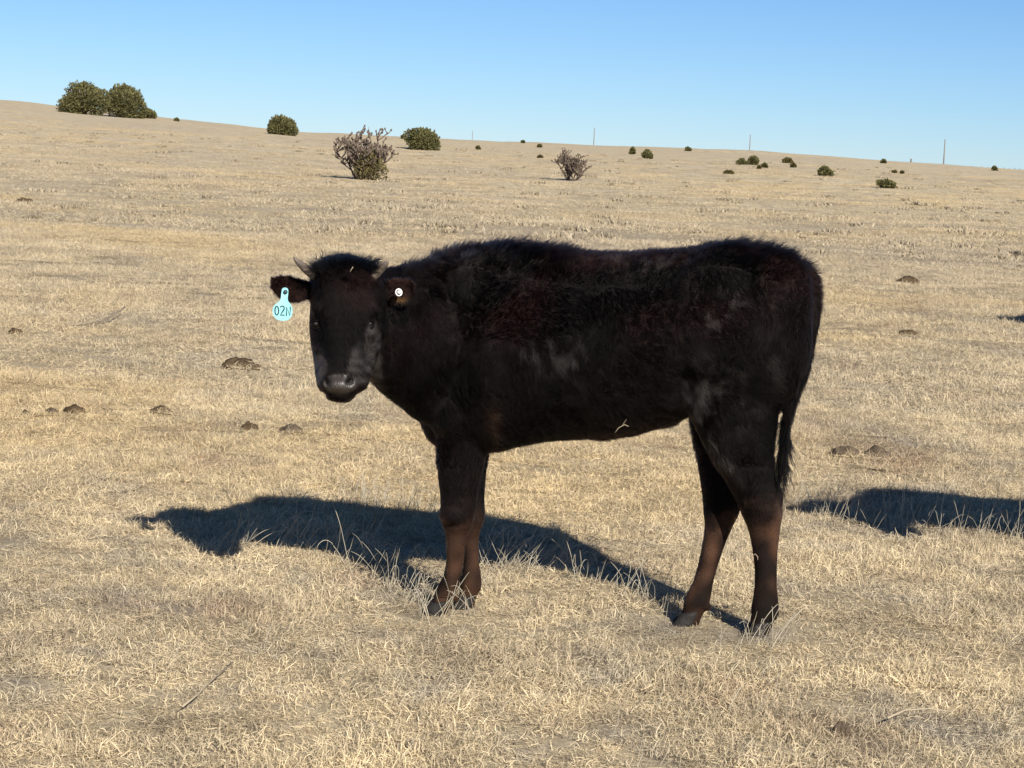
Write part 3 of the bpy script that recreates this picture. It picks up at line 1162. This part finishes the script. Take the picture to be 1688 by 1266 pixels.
horn([(524, 456, 6.60, 8.5), (512, 449, 6.59, 8), (503, 442, 6.575, 7), (496, 436, 6.56, 5.6), (490, 431, 6.55, 4), (486, 426, 6.545, 2.6), (484, 423.5, 6.543, 0.9)])
horn([(608, 462, 6.60, 9), (617, 453, 6.59, 8.5), (624, 446, 6.58, 8), (630, 441, 6.565, 6.5), (635, 436, 6.55, 4.8), (638.5, 432, 6.54, 2.6), (640, 430, 6.538, 1)])

# eyes
EYEM = simple_mat('dark_eye', (0.004, 0.003, 0.0025), 0.5, None, spec=0.2)
LID = simple_mat('eyelid', (0.004, 0.003, 0.003), 0.8, None, spec=0.05)
for (ex, ey, dy, sx) in ((609, 534, 6.560, 1), (520, 534, 6.560, -1)):
    c = at(ex, ey, dy)
    m = MB()
    m.ell(c, (.0145, .016, .0125))
    e = m.obj('eye', EYEM, calf, calf_loc)
    lid = MB()
    for s2, rr_ in ((1, .0028), (-1, .0034)):
        pl = []
        for i in range(9):
            t = math.pi * (i / 8)
            pl.append(c + Vector((-math.cos(t) * .015, -.011 - .004 * math.sin(t), s2 * (.002 + .0095 * math.sin(t)))))
        lid.tube(pl, [rr_ * (0.4 + 0.6 * math.sin(math.pi * i / 8)) for i in range(9)], 8)
    mesh_obj('eyelid', lid.v, lid.f, LID, calf, calf_loc)

# hooves: two claws each
HOOF = simple_mat('hoof', (0.020, 0.017, 0.016), 0.7, (0.011, 0.010, 0.009), 40, 0.3, 0.3, 90)
for (hx_, hy_, y_, tilt) in ((716, 1016, 6.94, -1), (764, 1004, 7.06, -1), (1245, 1062, 6.70, -1), (1128, 1042, 6.84, -1)):
    base = at(hx_, hy_, y_)
    g = gz(base.x, base.y)
    top = 0.046
    for s2 in (-1, 1):
        m = MB()
        rings = []
        for k in range(6):
            t = k / 5
            z = g - 0.004 + top * t
            sc = 1 - 0.28 * t
            cxk = base.x + 0.020 * t
            rings.append([Vector((cxk + (-0.006 + 0.036 * math.cos(a) * (1.15 if math.cos(a) < 0 else 0.8)) * sc, base.y + s2 * 0.0195 + 0.0175 * math.sin(a) * sc, z + 0.004 * math.cos(a))) for a in [2 * math.pi * j / 18 for j in range(18)]])
        m.rings(rings)
        m.obj('hoof', HOOF, calf, calf_loc)

# ------------------------------------------------------------ ear tags
TAGM = simple_mat('blue_tag_plastic', (0.22, 0.52, 0.57), 0.55, (0.31, 0.64, 0.67), 45, 0, 0.3)
INK = simple_mat('tag_ink', (0.012, 0.03, 0.035), 0.6)
YT = 6.572
outl = [(464.5, 478), (465.5, 475.5), (468, 474.2), (471.5, 474.2), (474.3, 475.8), (475.3, 479), (475, 485), (474.2, 491), (474.6, 495.5), (477, 499.5), (480, 503), (482, 508), (482.4, 515), (480.8, 521), (477.5, 525.5), (473, 528), (466, 528.8), (459, 527.6), (454, 524.8), (450.5, 520), (449.2, 514), (449.8, 508), (452, 503.6), (456.5, 499.5), (461, 496), (462.8, 492), (463.6, 485)]


def plate(poly, y, th, name, mat, parent, org, hole=None):
    front = [at(a, b, y) for a, b in poly]
    backp = [p + Vector((0, th, 0)) for p in front]
    n = len(poly)
    if hole:
        hc, hr = hole
        hp = [(hc[0] + hr * math.cos(t), hc[1] + hr * math.sin(t)) for t in [2 * math.pi * j / n for j in range(n)]]
        # align start of the hole ring with the outline by angle
        def ang(q): return math.atan2(q[1] - hc[1], q[0] - hc[0])
        hp = [(hc[0] + hr * math.cos(ang(q)), hc[1] + hr * math.sin(ang(q))) for q in poly]
        h1 = [at(a, b, y) for a, b in hp]
        h2 = [p + Vector((0, th, 0)) for p in h1]
        V = front + backp + h1 + h2
        F = []
        for j in range(n):
            k = (j + 1) % n
            F += [(j, k, 2 * n + k, 2 * n + j), (n + k, n + j, 3 * n + j, 3 * n + k), (k, j, n + j, n + k), (2 * n + j, 2 * n + k, 3 * n + k, 3 * n + j)]
    else:
        V = front + backp
        F = [tuple(range(n)), tuple(range(2 * n - 1, n - 1, -1))] + [(j + 1 if j + 1 < n else 0, j, n + j, n + (j + 1) % n) for j in range(n)]
    me_o = mesh_obj(name, V, F, mat, parent, org, smooth=False)
    bmm = bmesh.new()
    bmm.from_mesh(me_o.data)
    bmesh.ops.recalc_face_normals(bmm, faces=bmm.faces)
    bmm.to_mesh(me_o.data)
    bmm.free()
    return me_o


tg = at(470, 481, YT)
etag = empty('ear_tag', tg)
tag(etag, 'pale blue plastic ear tag marked 02N hanging from the calf\'s outstretched ear', 'ear tag')
pl_ = plate(outl, YT, 0.0022, 'tag_plate', TAGM, etag, tg)


def strokes(lines, w, y, name, mat, parent, org):
    m = MB()
    for ln in lines:
        P = [at(a, b, y) for a, b in ln]
        m.tube(P, w, 6)
    return m.obj(name, mat, parent, org)


zero = [(456.3 + 3.1 * math.cos(t), 512 + 7.2 * math.sin(t)) for t in np.linspace(0, 2 * math.pi, 17)]
two = [(462.4, 506.5), (463.6, 504.8), (466, 504.2), (468, 505.4), (468.6, 508), (467.6, 511), (465.2, 514.6), (462.2, 519.2), (469, 519.4)]
enn = [(472, 520.5), (472.2, 506.2), (478, 519.8), (478.8, 505.8)]
for s_, nm in ((zero, 'digit'), (two, 'digit'), (enn, 'letter')):
    strokes([s_], 0.0017, YT - 0.0004, nm, INK, etag, tg)
m = MB()
m.tube([at(470.6, 481.2, YT - 0.004), at(470.6, 481.2, YT + 0.03)], 3.4 / M2, 12)
m.obj('stud', simple_mat('dark_stud', (0.03, 0.06, 0.07), 0.4), etag, tg)

WHITE = simple_mat('white_button_plastic', (0.7, 0.7, 0.69), 0.4)
bp_ = at(657, 482, 6.605)
bt = empty('button_tag', bp_)
tag(bt, 'small round white button tag in the calf\'s ear beside its neck', 'ear tag')
m = MB()
rings = []
nrmv = Vector((0.55, -1, 0.2)).normalized()
axu = nrmv.cross(Vector((0, 0, 1))).normalized()
axv = nrmv.cross(axu)
for (rr_, dd) in ((7.5, 0), (7.6, 0.0025), (6.4, 0.003), (5.6, 0.0012), (2.6, 0.0012)):
    rings.append([bp_ + nrmv * dd + (axu * math.cos(t) + axv * math.sin(t)) * (rr_ * 0.82 / M2) for t in [2 * math.pi * j / 20 for j in range(20)]])
m.rings(rings)
m.obj('disc', WHITE, bt, bp_)
m = MB()
m.rings([[bp_ + nrmv * dd + (axu * math.cos(t) + axv * math.sin(t)) * (rr_ / M2) for t in [2 * math.pi * j / 20 for j in range(20)]] for rr_, dd in ((4.3, 0.0008), (4.3, 0.0016), (2.2, 0.0018))])
m.obj('recess', simple_mat('button_recess', (0.05, 0.045, 0.04), 0.7), bt, bp_)
m = MB()
m.tube([bp_ - nrmv * 0.02, bp_ + nrmv * 0.006, bp_ + nrmv * 0.008], [0.0052, 0.0052, 0.003], 12)
m.obj('stud', WHITE, bt, bp_)

# straws clinging to the calf
STRAWM = simple_mat('straw', (0.36, 0.30, 0.21), 0.7)
for (pl, lab) in (([[(1014, 713), (1020, 705), (1030, 700), (1036, 703)], [(1026, 701), (1031, 694), (1033, 690)]], 'forked pale straw caught in the hair under the calf\'s belly'),
                  ([[(577, 448), (580, 443), (582, 440)]], 'short pale straw stuck in the curls on the calf\'s forehead'),
                  ([[(1240, 917), (1245, 913), (1249, 918), (1249, 923)]], 'bent white straw stuck to the calf\'s near hind shank')):
    yq = {0: 6.70, 1: 6.50, 2: 6.655}[0 if pl[0][0][0] == 1014 else (1 if pl[0][0][0] == 577 else 2)]
    o0 = at(*pl[0][0], yq)
    m = MB()
    for ln in pl: m.tube([at(a, b, yq) for a, b in ln], 0.0010, 6)
    o = m.obj('straw', STRAWM, None, o0, loc=o0)
    tag(o, lab, 'straw')


# other calves just outside the frame, whose shadows reach into the picture
def copy_tree(o, parent=None):
    c = o.copy()
    COL.objects.link(c)
    c.parent = parent
    for ch in [k for k in list(bpy.data.objects) if k.parent == o]:
        copy_tree(ch, c)
    return c


c2 = copy_tree(calf)
c2.location = (calf_loc.x + 2.53, calf_loc.y + 1.08, gz(3.1, 8.2))
tag(c2, 'black calf standing beyond the picture\'s edge, throwing the long near shadow', 'calf', 'calves standing out of the picture')
c3 = copy_tree(calf)
c3.location = (calf_loc.x + 5.70, calf_loc.y + 12.8, gz(6.2, 19.7))
tag(c3, 'black calf farther out beyond the picture\'s edge, throwing the small far shadow', 'calf', 'calves standing out of the picture')

# ------------------------------------------------------------ dung, clods, sticks
DUNG = simple_mat('dried_dung', (0.045, 0.030, 0.018), 0.9, (0.11, 0.078, 0.045), 26, 0.9, 0.15, 60)
DUNG2 = simple_mat('weathered_dung', (0.065, 0.05, 0.036), 0.95, (0.13, 0.10, 0.07), 24, 0.9, 0.1, 60)


def pat(px, py, w, h, label, mat=DUNG, name='dung_pat', cat='dung', seed=0, lumps=5, hs=1.0):
    lumps = max(lumps, 4)
    g = hit(px, py)
    d = g.y
    W = w / 3800 * d
    H = (h / 3800 * d + (0.016 if py < 720 else 0.026)) * hs
    bmm = bmesh.new()
    rnd = random.Random(seed + int(px))
    for i in range(lumps):
        t = (i + 0.5) / lumps - 0.5
        s = (1 - abs(t) * 1.1) * rnd.uniform(0.75, 1.1)
        r = bmesh.ops.create_icosphere(bmm, subdivisions=3, radius=1)
        sx, sy, sz = W * 0.34 * rnd.uniform(0.8, 1.2), W * 0.28, H * s * 0.8
        ox, oy = t * W * 0.9, rnd.uniform(-0.12, 0.12) * W
        for v_ in r['verts']:
            q = v_.co
            nn = 1 + 0.22 * mnoise.noise(q * 2.1 + Vector((px, i * 3, 0))) + 0.12 * mnoise.noise(q * 5 + Vector((px, i, 4)))
            v_.co = Vector((ox + q.x * sx * nn, oy + q.y * sy * nn, max(-0.01, q.z * sz * nn + H * 0.15)))
    me = bpy.data.meshes.new(name)
    bmm.to_mesh(me)
    bmm.free()
    me.materials.append(mat)
    me.polygons.foreach_set('use_smooth', [True] * len(me.polygons))
    o = bpy.data.objects.new(name, me)
    COL.objects.link(o)
    o.location = g + Vector((0, 0, 0.006))
    tag(o, label, cat, 'dung pats dried on the pasture' if cat == 'dung' else None)
    return o


pat(395, 609, 48, 17, 'largest dark lumpy dung pat, on the grass below the blue ear tag')
pat(266, 683, 28, 8, 'flat brown dung pat between the two left dark pats and the calf\'s chin', seed=2)
pat(122, 683, 28, 11, 'dark humped dung pat at the end of the short row near the left border', seed=3)
pat(84, 684, 18, 7, 'small faded dung pat, middle one of the short row near the left border', DUNG2, seed=4, lumps=3)
pat(42, 686, 10, 7, 'tiny dung lump, outermost of the short row near the left border', seed=5, lumps=2)
pat(25, 551, 18, 8, 'small dark dung pat close to the left border beside the orange tinted grass', seed=6, lumps=3)
pat(411, 711, 23, 12, 'dark rounded dung pat just below and left of the calf\'s muzzle', seed=7, lumps=3)
pat(480, 715, 28, 12, 'crumbling grey brown dung pat amid grass below the calf\'s muzzle', DUNG2, seed=8)
pat(40, 333, 20, 7, 'dark dung pat far up the slope near the left border', seed=9, lumps=3)
pat(1497, 468, 30, 12, 'dark dung pat on the far grass right of the calf\'s rump', seed=10)
pat(1498, 552, 24, 7, 'flat brown dung pat midway down the grass right of the calf\'s tail', seed=11, lumps=3)
pat(1394, 753, 34, 12, 'grey dung pat, inner one of the pair above the near shadow', DUNG2, seed=12)
pat(1444, 756, 36, 11, 'brown flattened dung pat, outer one of the pair above the near shadow', DUNG2, seed=13)
pat(1306, 677, 12, 7, 'tiny dark dung lump right beside the calf\'s tail', seed=14, lumps=2)
pat(1680, 442, 7, 5, 'tiny dark dung lump high up at the right border', seed=15, lumps=2)
pat(1386, 1212, 24, 15, 'grey brown dirt clod half sunk in the near grass, dark hollow beside it', DUNG2, 'dirt_clod', 'dirt clod', 16, 4, 0.8)
pat(1372, 752, 8, 4, 'crumb of dung at the edge of the grey pat above the near shadow', DUNG2, seed=17, lumps=2)
pat(118, 366, 30, 14, 'grey clod of earth and old grass on the left slope', simple_mat('pale_earth', (0.20, 0.165, 0.12), 0.95, (0.28, 0.23, 0.165), 12, 0.9, 0.1, 40), 'dirt_clod', 'dirt clod', 18, 5, 0.8)

TWIG = simple_mat('grey_twig', (0.30, 0.25, 0.18), 0.8, (0.22, 0.18, 0.13), 30, 0.3)


def twig(pl, r, label, mat=TWIG, name='twig', cat='stick'):
    P = []
    for (a, b, up) in pl:
        g = hit(a, b)
        P.append(g + Vector((0, 0, up)))
    m = MB()
    m.tube(P, [r * (1 - 0.4 * i / (len(P) - 1)) for i in range(len(P))], 7)
    o = m.obj(name, mat, None, P[0], loc=P[0])
    tag(o, label, cat)


twig([(108, 541, .02), (135, 541, .03), (165, 538, .04), (182, 533, .05), (200, 526, .07), (205, 524, .08)], 0.009, 'long curved grey stick lying on the grass left of the ear tag')
twig([(1462, 1203, .03), (1490, 1193, .035), (1530, 1190, .035), (1569, 1192, .03)], 0.0028, 'long pale arched straw lying on grass in the lower right', STRAWM, 'straw', 'straw')
twig([(300, 1185, .03), (325, 1168, .035), (350, 1145, .04), (382, 1120, .045)], 0.0026, 'long pale straight straw leaning on grass in the lower left', STRAWM, 'straw', 'straw')

# ------------------------------------------------------------ shrubs and trees
def leaf_mat(name, c1, c2, c3):
    m, nt, out = new_mat(name)
    at_ = N(nt, 'ShaderNodeAttribute', attribute_name='tone')
    c = ramp(nt, at_.outputs['Fac'], [(0.0, c1), (0.55, c2), (1.0, c3)])
    b = N(nt, 'ShaderNodeBsdfPrincipled')
    b.inputs['Roughness'].default_value = 0.7
    b.inputs['Specular IOR Level'].default_value = 0.2
    nt.links.new(c, b.inputs['Base Color'])
    nt.links.new(b.outputs[0], out.inputs[0])
    return m


JUN = leaf_mat('juniper_foliage', (0.070, 0.069, 0.030), (0.100, 0.096, 0.038), (0.140, 0.128, 0.050))
OLV = leaf_mat('olive_foliage', (0.06, 0.05, 0.022), (0.11, 0.095, 0.036), (0.18, 0.145, 0.06))
BARK = simple_mat('shrub_bark', (0.10, 0.08, 0.065), 0.9, (0.16, 0.13, 0.11), 6, 0.6)


def crown_mesh(W, H, D, n, leaf, seed, flat=0.0, lobes=9):
    """leaf clumps spread through an uneven crown standing on the ground"""
    rg = np.random.default_rng(seed)
    lob = []
    for i in range(lobes):
        a = rg.uniform(0, 2 * math.pi)
        a = 2 * math.pi * (i * 0.618) + rg.uniform(-.4, .4)
        q = rg.uniform(0.42, 0.66)
        z = rg.uniform(0.16, 0.55)
        lob.append((math.cos(a) * q * W / 2, math.sin(a) * q * D / 2, z * H, rg.uniform(0.32, 0.42)))
    for i in range(max(2, lobes // 3)):
        lob.append((rg.uniform(-.3, .3) * W / 2, rg.uniform(-.3, .3) * D / 2, H * rg.uniform(0.5, 0.62), 0.44))
    lob.append((0, 0, H * 0.42, 0.6))
    lob = np.array(lob)
    ix = rg.integers(0, len(lob), n)
    L = lob[ix]
    d = rg.normal(size=(n, 3))
    d /= np.linalg.norm(d, axis=1)[:, None]
    rr_ = rg.uniform(0.5, 1.04, n) ** 0.6
    spr = rg.random(len(lob) * 40)
    rr_ = rr_ * (1 + 0.14 * np.sin(d[:, 0] * 9 + ix * 2.1) * np.sin(d[:, 2] * 8 + ix) + 0.07 * np.sin(d[:, 1] * 21 + d[:, 2] * 17))
    cx = L[:, 0] + d[:, 0] * L[:, 3] * W / 2 * rr_
    cy = L[:, 1] + d[:, 1] * L[:, 3] * D / 2 * rr_
    cz = L[:, 2] + d[:, 2] * L[:, 3] * H * 0.85 * rr_
    cz = np.where(cz < 0, -cz * 0.5, cz)
    k = (cz < H * 1.02) & (np.abs(cx) < W * 0.53)
    C = np.stack([cx, cy, cz], 1)[k]
    d = d[k]
    n = len(C)
    s = leaf * rg.uniform(0.5, 1.3, n)
    a = rg.normal(size=(n, 3))
    a /= np.linalg.norm(a, axis=1)[:, None]
    b = np.cross(a, d)
    b /= np.linalg.norm(b, axis=1)[:, None] + 1e-9
    up = d * 0.8 + np.array([0, 0, 0.5]) + rg.normal(0, 0.4, (n, 3))
    up /= np.linalg.norm(up, axis=1)[:, None]
    V = np.empty((n, 4, 3))
    V[:, 0] = C - b * s[:, None] * 0.35
    V[:, 1] = C + b * s[:, None] * 0.35
    V[:, 2] = C + b * s[:, None] * 0.28 + up * s[:, None]
    V[:, 3] = C - b * s[:, None] * 0.28 + up * s[:, None]
    V = V.reshape(-1, 3)
    F = np.arange(n * 4).reshape(-1, 4)
    tone = np.clip(0.5 + 0.35 * rg.normal(size=n) + 0.2 * np.sin(C[:, 0] * 7 / W + C[:, 2] * 9 / H), 0, 1)
    return V, F, np.repeat(tone, 4)


def bush(px, py, w, h, label, mat=JUN, name='juniper_bush', cat='bush', group=None, seed=1, n=None, lobes=9, trunk=True, parts=True, dist=None, sink=0.0):
    g = hit(px, py)
    d = g.y
    W = w / 3800 * d
    H = h / 3800 * d
    n = n or int(min(16000, 450 + w * h * 6.5))
    leaf = max(2.3 / 3800 * d, 0.05) * 1.15
    V, F, tone = crown_mesh(W, H, W * 0.9, n, leaf, seed, lobes=lobes)
    root = empty(name, g) if parts else None
    me = bpy.data.meshes.new('crown')
    me.from_pydata(V.tolist(), [], F.tolist())
    ta = me.attributes.new('tone', 'FLOAT', 'POINT')
    ta.data.foreach_set('value', tone)
    me.materials.append(mat)
    if parts:
        o = bpy.data.objects.new('crown', me)
        COL.objects.link(o)
        o.parent = root
        m = MB()
        rg = random.Random(seed)
        for i in range(5):
            a = rg.uniform(0, 6.28)
            q = rg.uniform(.1, .33) * W
            m.tube([(0, 0, -0.15 * H), (math.cos(a) * q * .35, math.sin(a) * q * .35, H * .2), (math.cos(a) * q * .8, math.sin(a) * q * .8, H * .5), (math.cos(a) * q, math.sin(a) * q, H * .75)], [W * .035, W * .028, W * .018, W * .008], 7)
        m.obj('trunk', BARK, root)
        tag(root, label, cat, group)
        return root
    o = bpy.data.objects.new(name, me)
    COL.objects.link(o)
    o.location = g
    tag(o, label, cat, group)
    return o


BG = 'junipers and shrubs scattered over the far pasture'
bush(137, 188, 90, 53, 'broad olive green juniper on the ridge, outermost of the joined pair', name='juniper_tree', cat='tree', group=BG, seed=5, lobes=12)
bush(203, 194, 78, 54, 'rounded dark green juniper on the ridge, inner one of the joined pair', name='juniper_tree', cat='tree', group=BG, seed=6, lobes=12)
bush(243, 195, 30, 15, 'low green shrub trailing down from the joined pair of junipers', group=BG, seed=7, lobes=5)
bush(463, 222, 54, 32, 'squat squarish green juniper alone on the ridge, above the calf\'s head', name='juniper_tree', cat='tree', group=BG, seed=8, lobes=11)
bush(696, 247, 58, 36, 'dome shaped dark juniper just behind the large cholla', name='juniper_tree', cat='tree', group=BG, seed=9, lobes=12)
bush(291, 200, 7, 4, 'tiny grey bush poking over the ridge between the junipers', group=BG, seed=10, lobes=3)
bush(665, 229, 8, 6, 'tiny round bush touching the skyline beside the dome shaped juniper', group=BG, seed=11, lobes=3)
bush(788, 247, 7, 5, 'tiny dark bush below the faint far pole', group=BG, seed=12, lobes=3)
bush(862, 236, 5, 3, 'speck of a bush on the skyline above the calf\'s withers', group=BG, seed=13, lobes=3)
bush(889, 243, 6, 3.5, 'tiny brown bush just under the skyline left of the small cholla', OLV, group=BG, seed=14, lobes=3)
bush(890, 261, 9, 4, 'low brown bush left of the small cholla\'s top', OLV, group=BG, seed=15, lobes=3)
bush(1042, 254, 10, 10, 'small double dark bush touching the skyline right of the small cholla', group=BG, seed=16, lobes=4)
bush(1067, 262, 18, 15, 'compact round green bush right of the small double bush', group=BG, seed=17, lobes=6)
bush(1134, 249, 10, 5, 'flat little bush on the skyline midway between two poles', group=BG, seed=18, lobes=4)
bush(1222, 272, 17, 10, 'low dark bush, smaller of the pair under the middle pole', group=BG, seed=19, lobes=6)
bush(1242, 272, 18, 15, 'taller dark bush of the pair under the middle pole', group=BG, seed=20, lobes=6)
bush(1260, 277, 9, 7, 'small round bush just below the pair under the middle pole', group=BG, seed=21, lobes=3)
bush(1251, 278, 4, 4, 'very small brown bush beside the small round one', OLV, group=BG, seed=22, lobes=3)
bush(1298, 269, 18, 8, 'ragged brown bush with one raised branch', OLV, group=BG, seed=23, lobes=4)
bush(1307, 276, 8, 7, 'small brown bush under the ragged one', OLV, group=BG, seed=24, lobes=3)
bush(1361, 291, 27, 17, 'round green bush in the open between the two right poles', group=BG, seed=25, lobes=7)
bush(1461, 310, 34, 14, 'wide low half dome of green bush, nearest of the right hand bushes', group=BG, seed=26, lobes=8)
bush(1456, 269, 8, 5, 'tiny grey bush touching the skyline left of the rightmost pole', group=BG, seed=27, lobes=3)
bush(1639, 281, 9, 6, 'tiny dark bush on the skyline near the right border', group=BG, seed=28, lobes=3)
bush(1201, 287, 18, 5, 'flat brown scrub in front of the pair under the middle pole', OLV, group=BG, seed=29, lobes=5)
bush(1474, 286, 7, 4, 'tiny flat scrub, left one of two above the half dome bush', OLV, group=BG, seed=30, lobes=3)
bush(1487, 287, 5, 4, 'tiny flat scrub, right one of two above the half dome bush', OLV, group=BG, seed=31, lobes=3)

# cholla: jointed upright cactus, knobbly branches
CHO = simple_mat('cholla_stem', (0.075, 0.058, 0.046), 0.9, (0.19, 0.15, 0.12), 9, 0.9, 0.1, 30)
CHG = simple_mat('cholla_base_green', (0.13, 0.12, 0.05), 0.85, (0.20, 0.17, 0.09), 8, 0.8, 0.1, 25)


def cholla(px, py, w, h, label, seed, nb, spread):
    g = hit(px, py)
    d = g.y
    W = w / 3800 * d
    H = h / 3800 * d
    root = empty('cholla_cactus', g)
    tag(root, label, 'cactus', 'tree chollas on the far pasture')
    rg = np.random.default_rng(seed)
    stems = []

    def grow(p, dr, L, r, depth):
        q = p.copy()
        P = [q]
        R = [r]
        n = 5
        dd = dr.copy()
        for i in range(n):
            dd = dd + rg.normal(0, 0.13, 3) + np.array([0, 0, 0.10])
            dd /= np.linalg.norm(dd)
            q = q + dd * L / n
            P.append(q)
            R.append(r * (1.0 if i % 2 else 0.8))
        R[-1] = r * 0.5
        stems.append((P, R, depth))
        if depth < 4:
            for _ in range(rg.integers(1, 4) if depth else 3):
                k = rg.integers(2, n + 1)
                a = rg.uniform(0, 6.28)
                nd = dd * 0.45 + np.array([math.cos(a), math.sin(a), 0.25]) * 0.8
                nd /= np.linalg.norm(nd)
                grow(np.array(P[k]), nd, L * rg.uniform(0.5, 0.8), r * 0.85, depth + 1)
    for i in range(nb):
        a = 2 * math.pi * i / nb + rg.uniform(-.3, .3)
        tl_ = rg.uniform(0.15, spread)
        dr = np.array([math.cos(a) * tl_, math.sin(a) * tl_, 1.0])
        dr /= np.linalg.norm(dr)
        grow(np.array([math.cos(a) * 0.06 * W, math.sin(a) * 0.06 * W, -0.05]), dr, H * rg.uniform(0.26, 0.42), 0.03 * H / 1.8 * 1.05, 0)
    allp = np.array([p for P, _, _ in stems for p in P])
    sx = (W / 2) / np.percentile(np.abs(allp[:, 0]), 99)
    sz = H / allp[:, 2].max()
    main, tips = MB(), MB()
    for P, R, dp in stems:
        P2 = [Vector((p[0] * sx, p[1] * sx, p[2] * sz)) for p in P]
        (main if dp < 2 else tips).tube(P2, R, 6)
        if dp >= 2:                       # fruit and spiny joints at the ends
            e = P2[-1]
            tips.ell(e, (0.032 * H / 1.8, 0.032 * H / 1.8, 0.045 * H / 1.8), None, 6, 4)
    main.obj('stem', CHO, root)
    tips.obj('branch', CHO, root)
    return root


cholla(598, 296, 96, 88, 'large branching grey cholla with green shrub grown up inside its base', 5, 15, 1.0)
bush(607, 297, 62, 56, 'olive green shrub growing up through the base of the large cholla', OLV, name='evergreen_shrub', cat='shrub', seed=40, n=2300, lobes=9)
cholla(943, 298, 57, 53, 'smaller bare grey purple cholla standing alone above the calf\'s back', 8, 15, 1.15)

# low dark tussocks of dead weeds over the middle ground
TUSM = leaf_mat('dead_weed', (0.22, 0.185, 0.13), (0.30, 0.25, 0.175), (0.38, 0.32, 0.23))
rg = np.random.default_rng(77)
TV, TF, TT = [], [], []
off = 0
for i in range(420):
    px = rg.uniform(-60, 1750)
    yb = 234 + .045 * (px - 844)
    py = yb + 14 + (rg.random() ** 1.6) * 150
    g = hit(px, py)
    d = g.y
    H = rg.uniform(0.04, 0.12)
    W = rg.uniform(0.15, 0.7)
    n = 60
    C = np.stack([rg.normal(0, W / 3, n), rg.normal(0, W / 3, n), np.zeros(n)], 1) + np.array(g)
    up = np.stack([rg.normal(0, .5, n), rg.normal(0, .5, n), np.ones(n)], 1)
    up /= np.linalg.norm(up, axis=1)[:, None]
    b = np.cross(up, rg.normal(size=(n, 3)))
    b /= np.linalg.norm(b, axis=1)[:, None]
    hh = (H * rg.uniform(.4, 1, n))[:, None]
    ww = 0.009 + 0.0003 * d
    V = np.stack([C - b * ww, C + b * ww, C + up * hh + b * ww * .4, C + up * hh - b * ww * .4], 1).reshape(-1, 3)
    TV.append(V)
    TF.append(np.arange(n * 4).reshape(-1, 4) + off)
    off += n * 4
    TT.append(np.repeat(rg.random(n), 4))
me = bpy.data.meshes.new('dead_weeds')
me.from_pydata(np.concatenate(TV).tolist(), [], np.concatenate(TF).tolist())
ta = me.attributes.new('tone', 'FLOAT', 'POINT')
ta.data.foreach_set('value', np.concatenate(TT))
me.materials.append(TUSM)
o = bpy.data.objects.new('dead_weeds', me)
COL.objects.link(o)
tag(o, 'low grey brown tufts of dead weeds dotted over the far pasture', kind='stuff')

# ------------------------------------------------------------ poles and posts on the skyline
POLE = simple_mat('weathered_pole', (0.16, 0.145, 0.13), 0.9, (0.22, 0.20, 0.18), 3, 0.2)
for (px, ytop, d, lab) in ((1558, 230, 600, 'tallest bare wooden utility pole, rightmost on the skyline'),
                           (1237, 222, 760, 'slim bare utility pole above the pair of dark bushes'),
                           (980, 211, 800, 'slim bare utility pole on the skyline right of the small cholla'),
                           (779, 216, 1150, 'short faint utility pole on the skyline above the calf\'s withers'),
                           (608, 209, 1250, 'faintest utility pole, half hidden behind the large cholla')):
    top = at(px, ytop, d)
    g = gz(top.x, top.y)
    m = MB()
    h = top.z - g
    m.tube([(0, 0, -1), (0, 0, h * .5), (0, 0, h)], [.19, .16, .13], 10)
    m.tube([(0, 0, h), (0, 0, h + .16)], [.06, .05], 8)
    o = m.obj('utility_pole', POLE, None, loc=(top.x, top.y, g))
    tag(o, lab, 'utility pole', 'utility poles along the skyline')
FP = [(1502, 262, 352, 'lone stout fence post on the skyline left of the rightmost pole')]
for k, x in enumerate((1574, 1581, 1590, 1600, 1609, 1619, 1629, 1646, 1655, 1664, 1673, 1681)):
    FP.append((x, 234 + .045 * (x - 844) + 7.2 + (k * 37 % 5) * .5 - 2.2, 420, None))
for k, (px, ytop, d, lab) in enumerate(FP):
    top = at(px, ytop, d)
    g = gz(top.x, top.y)
    h = max(top.z - g, 0.6)
    m = MB()
    r = .14 if k == 0 else .07
    m.tube([(0, 0, -.3), (0, 0, h * .5), (0, 0, h - .05), (0, 0, h)], [r, r * .95, r * .9, r * .5], 8)
    o = m.obj('fence_post', POLE, None, (0, 0, 0), loc=(top.x, top.y, g))
    tag(o, lab or 'thin weathered fence post in the row on the skyline by the right border', 'fence post', 'fence posts on the far ridge')
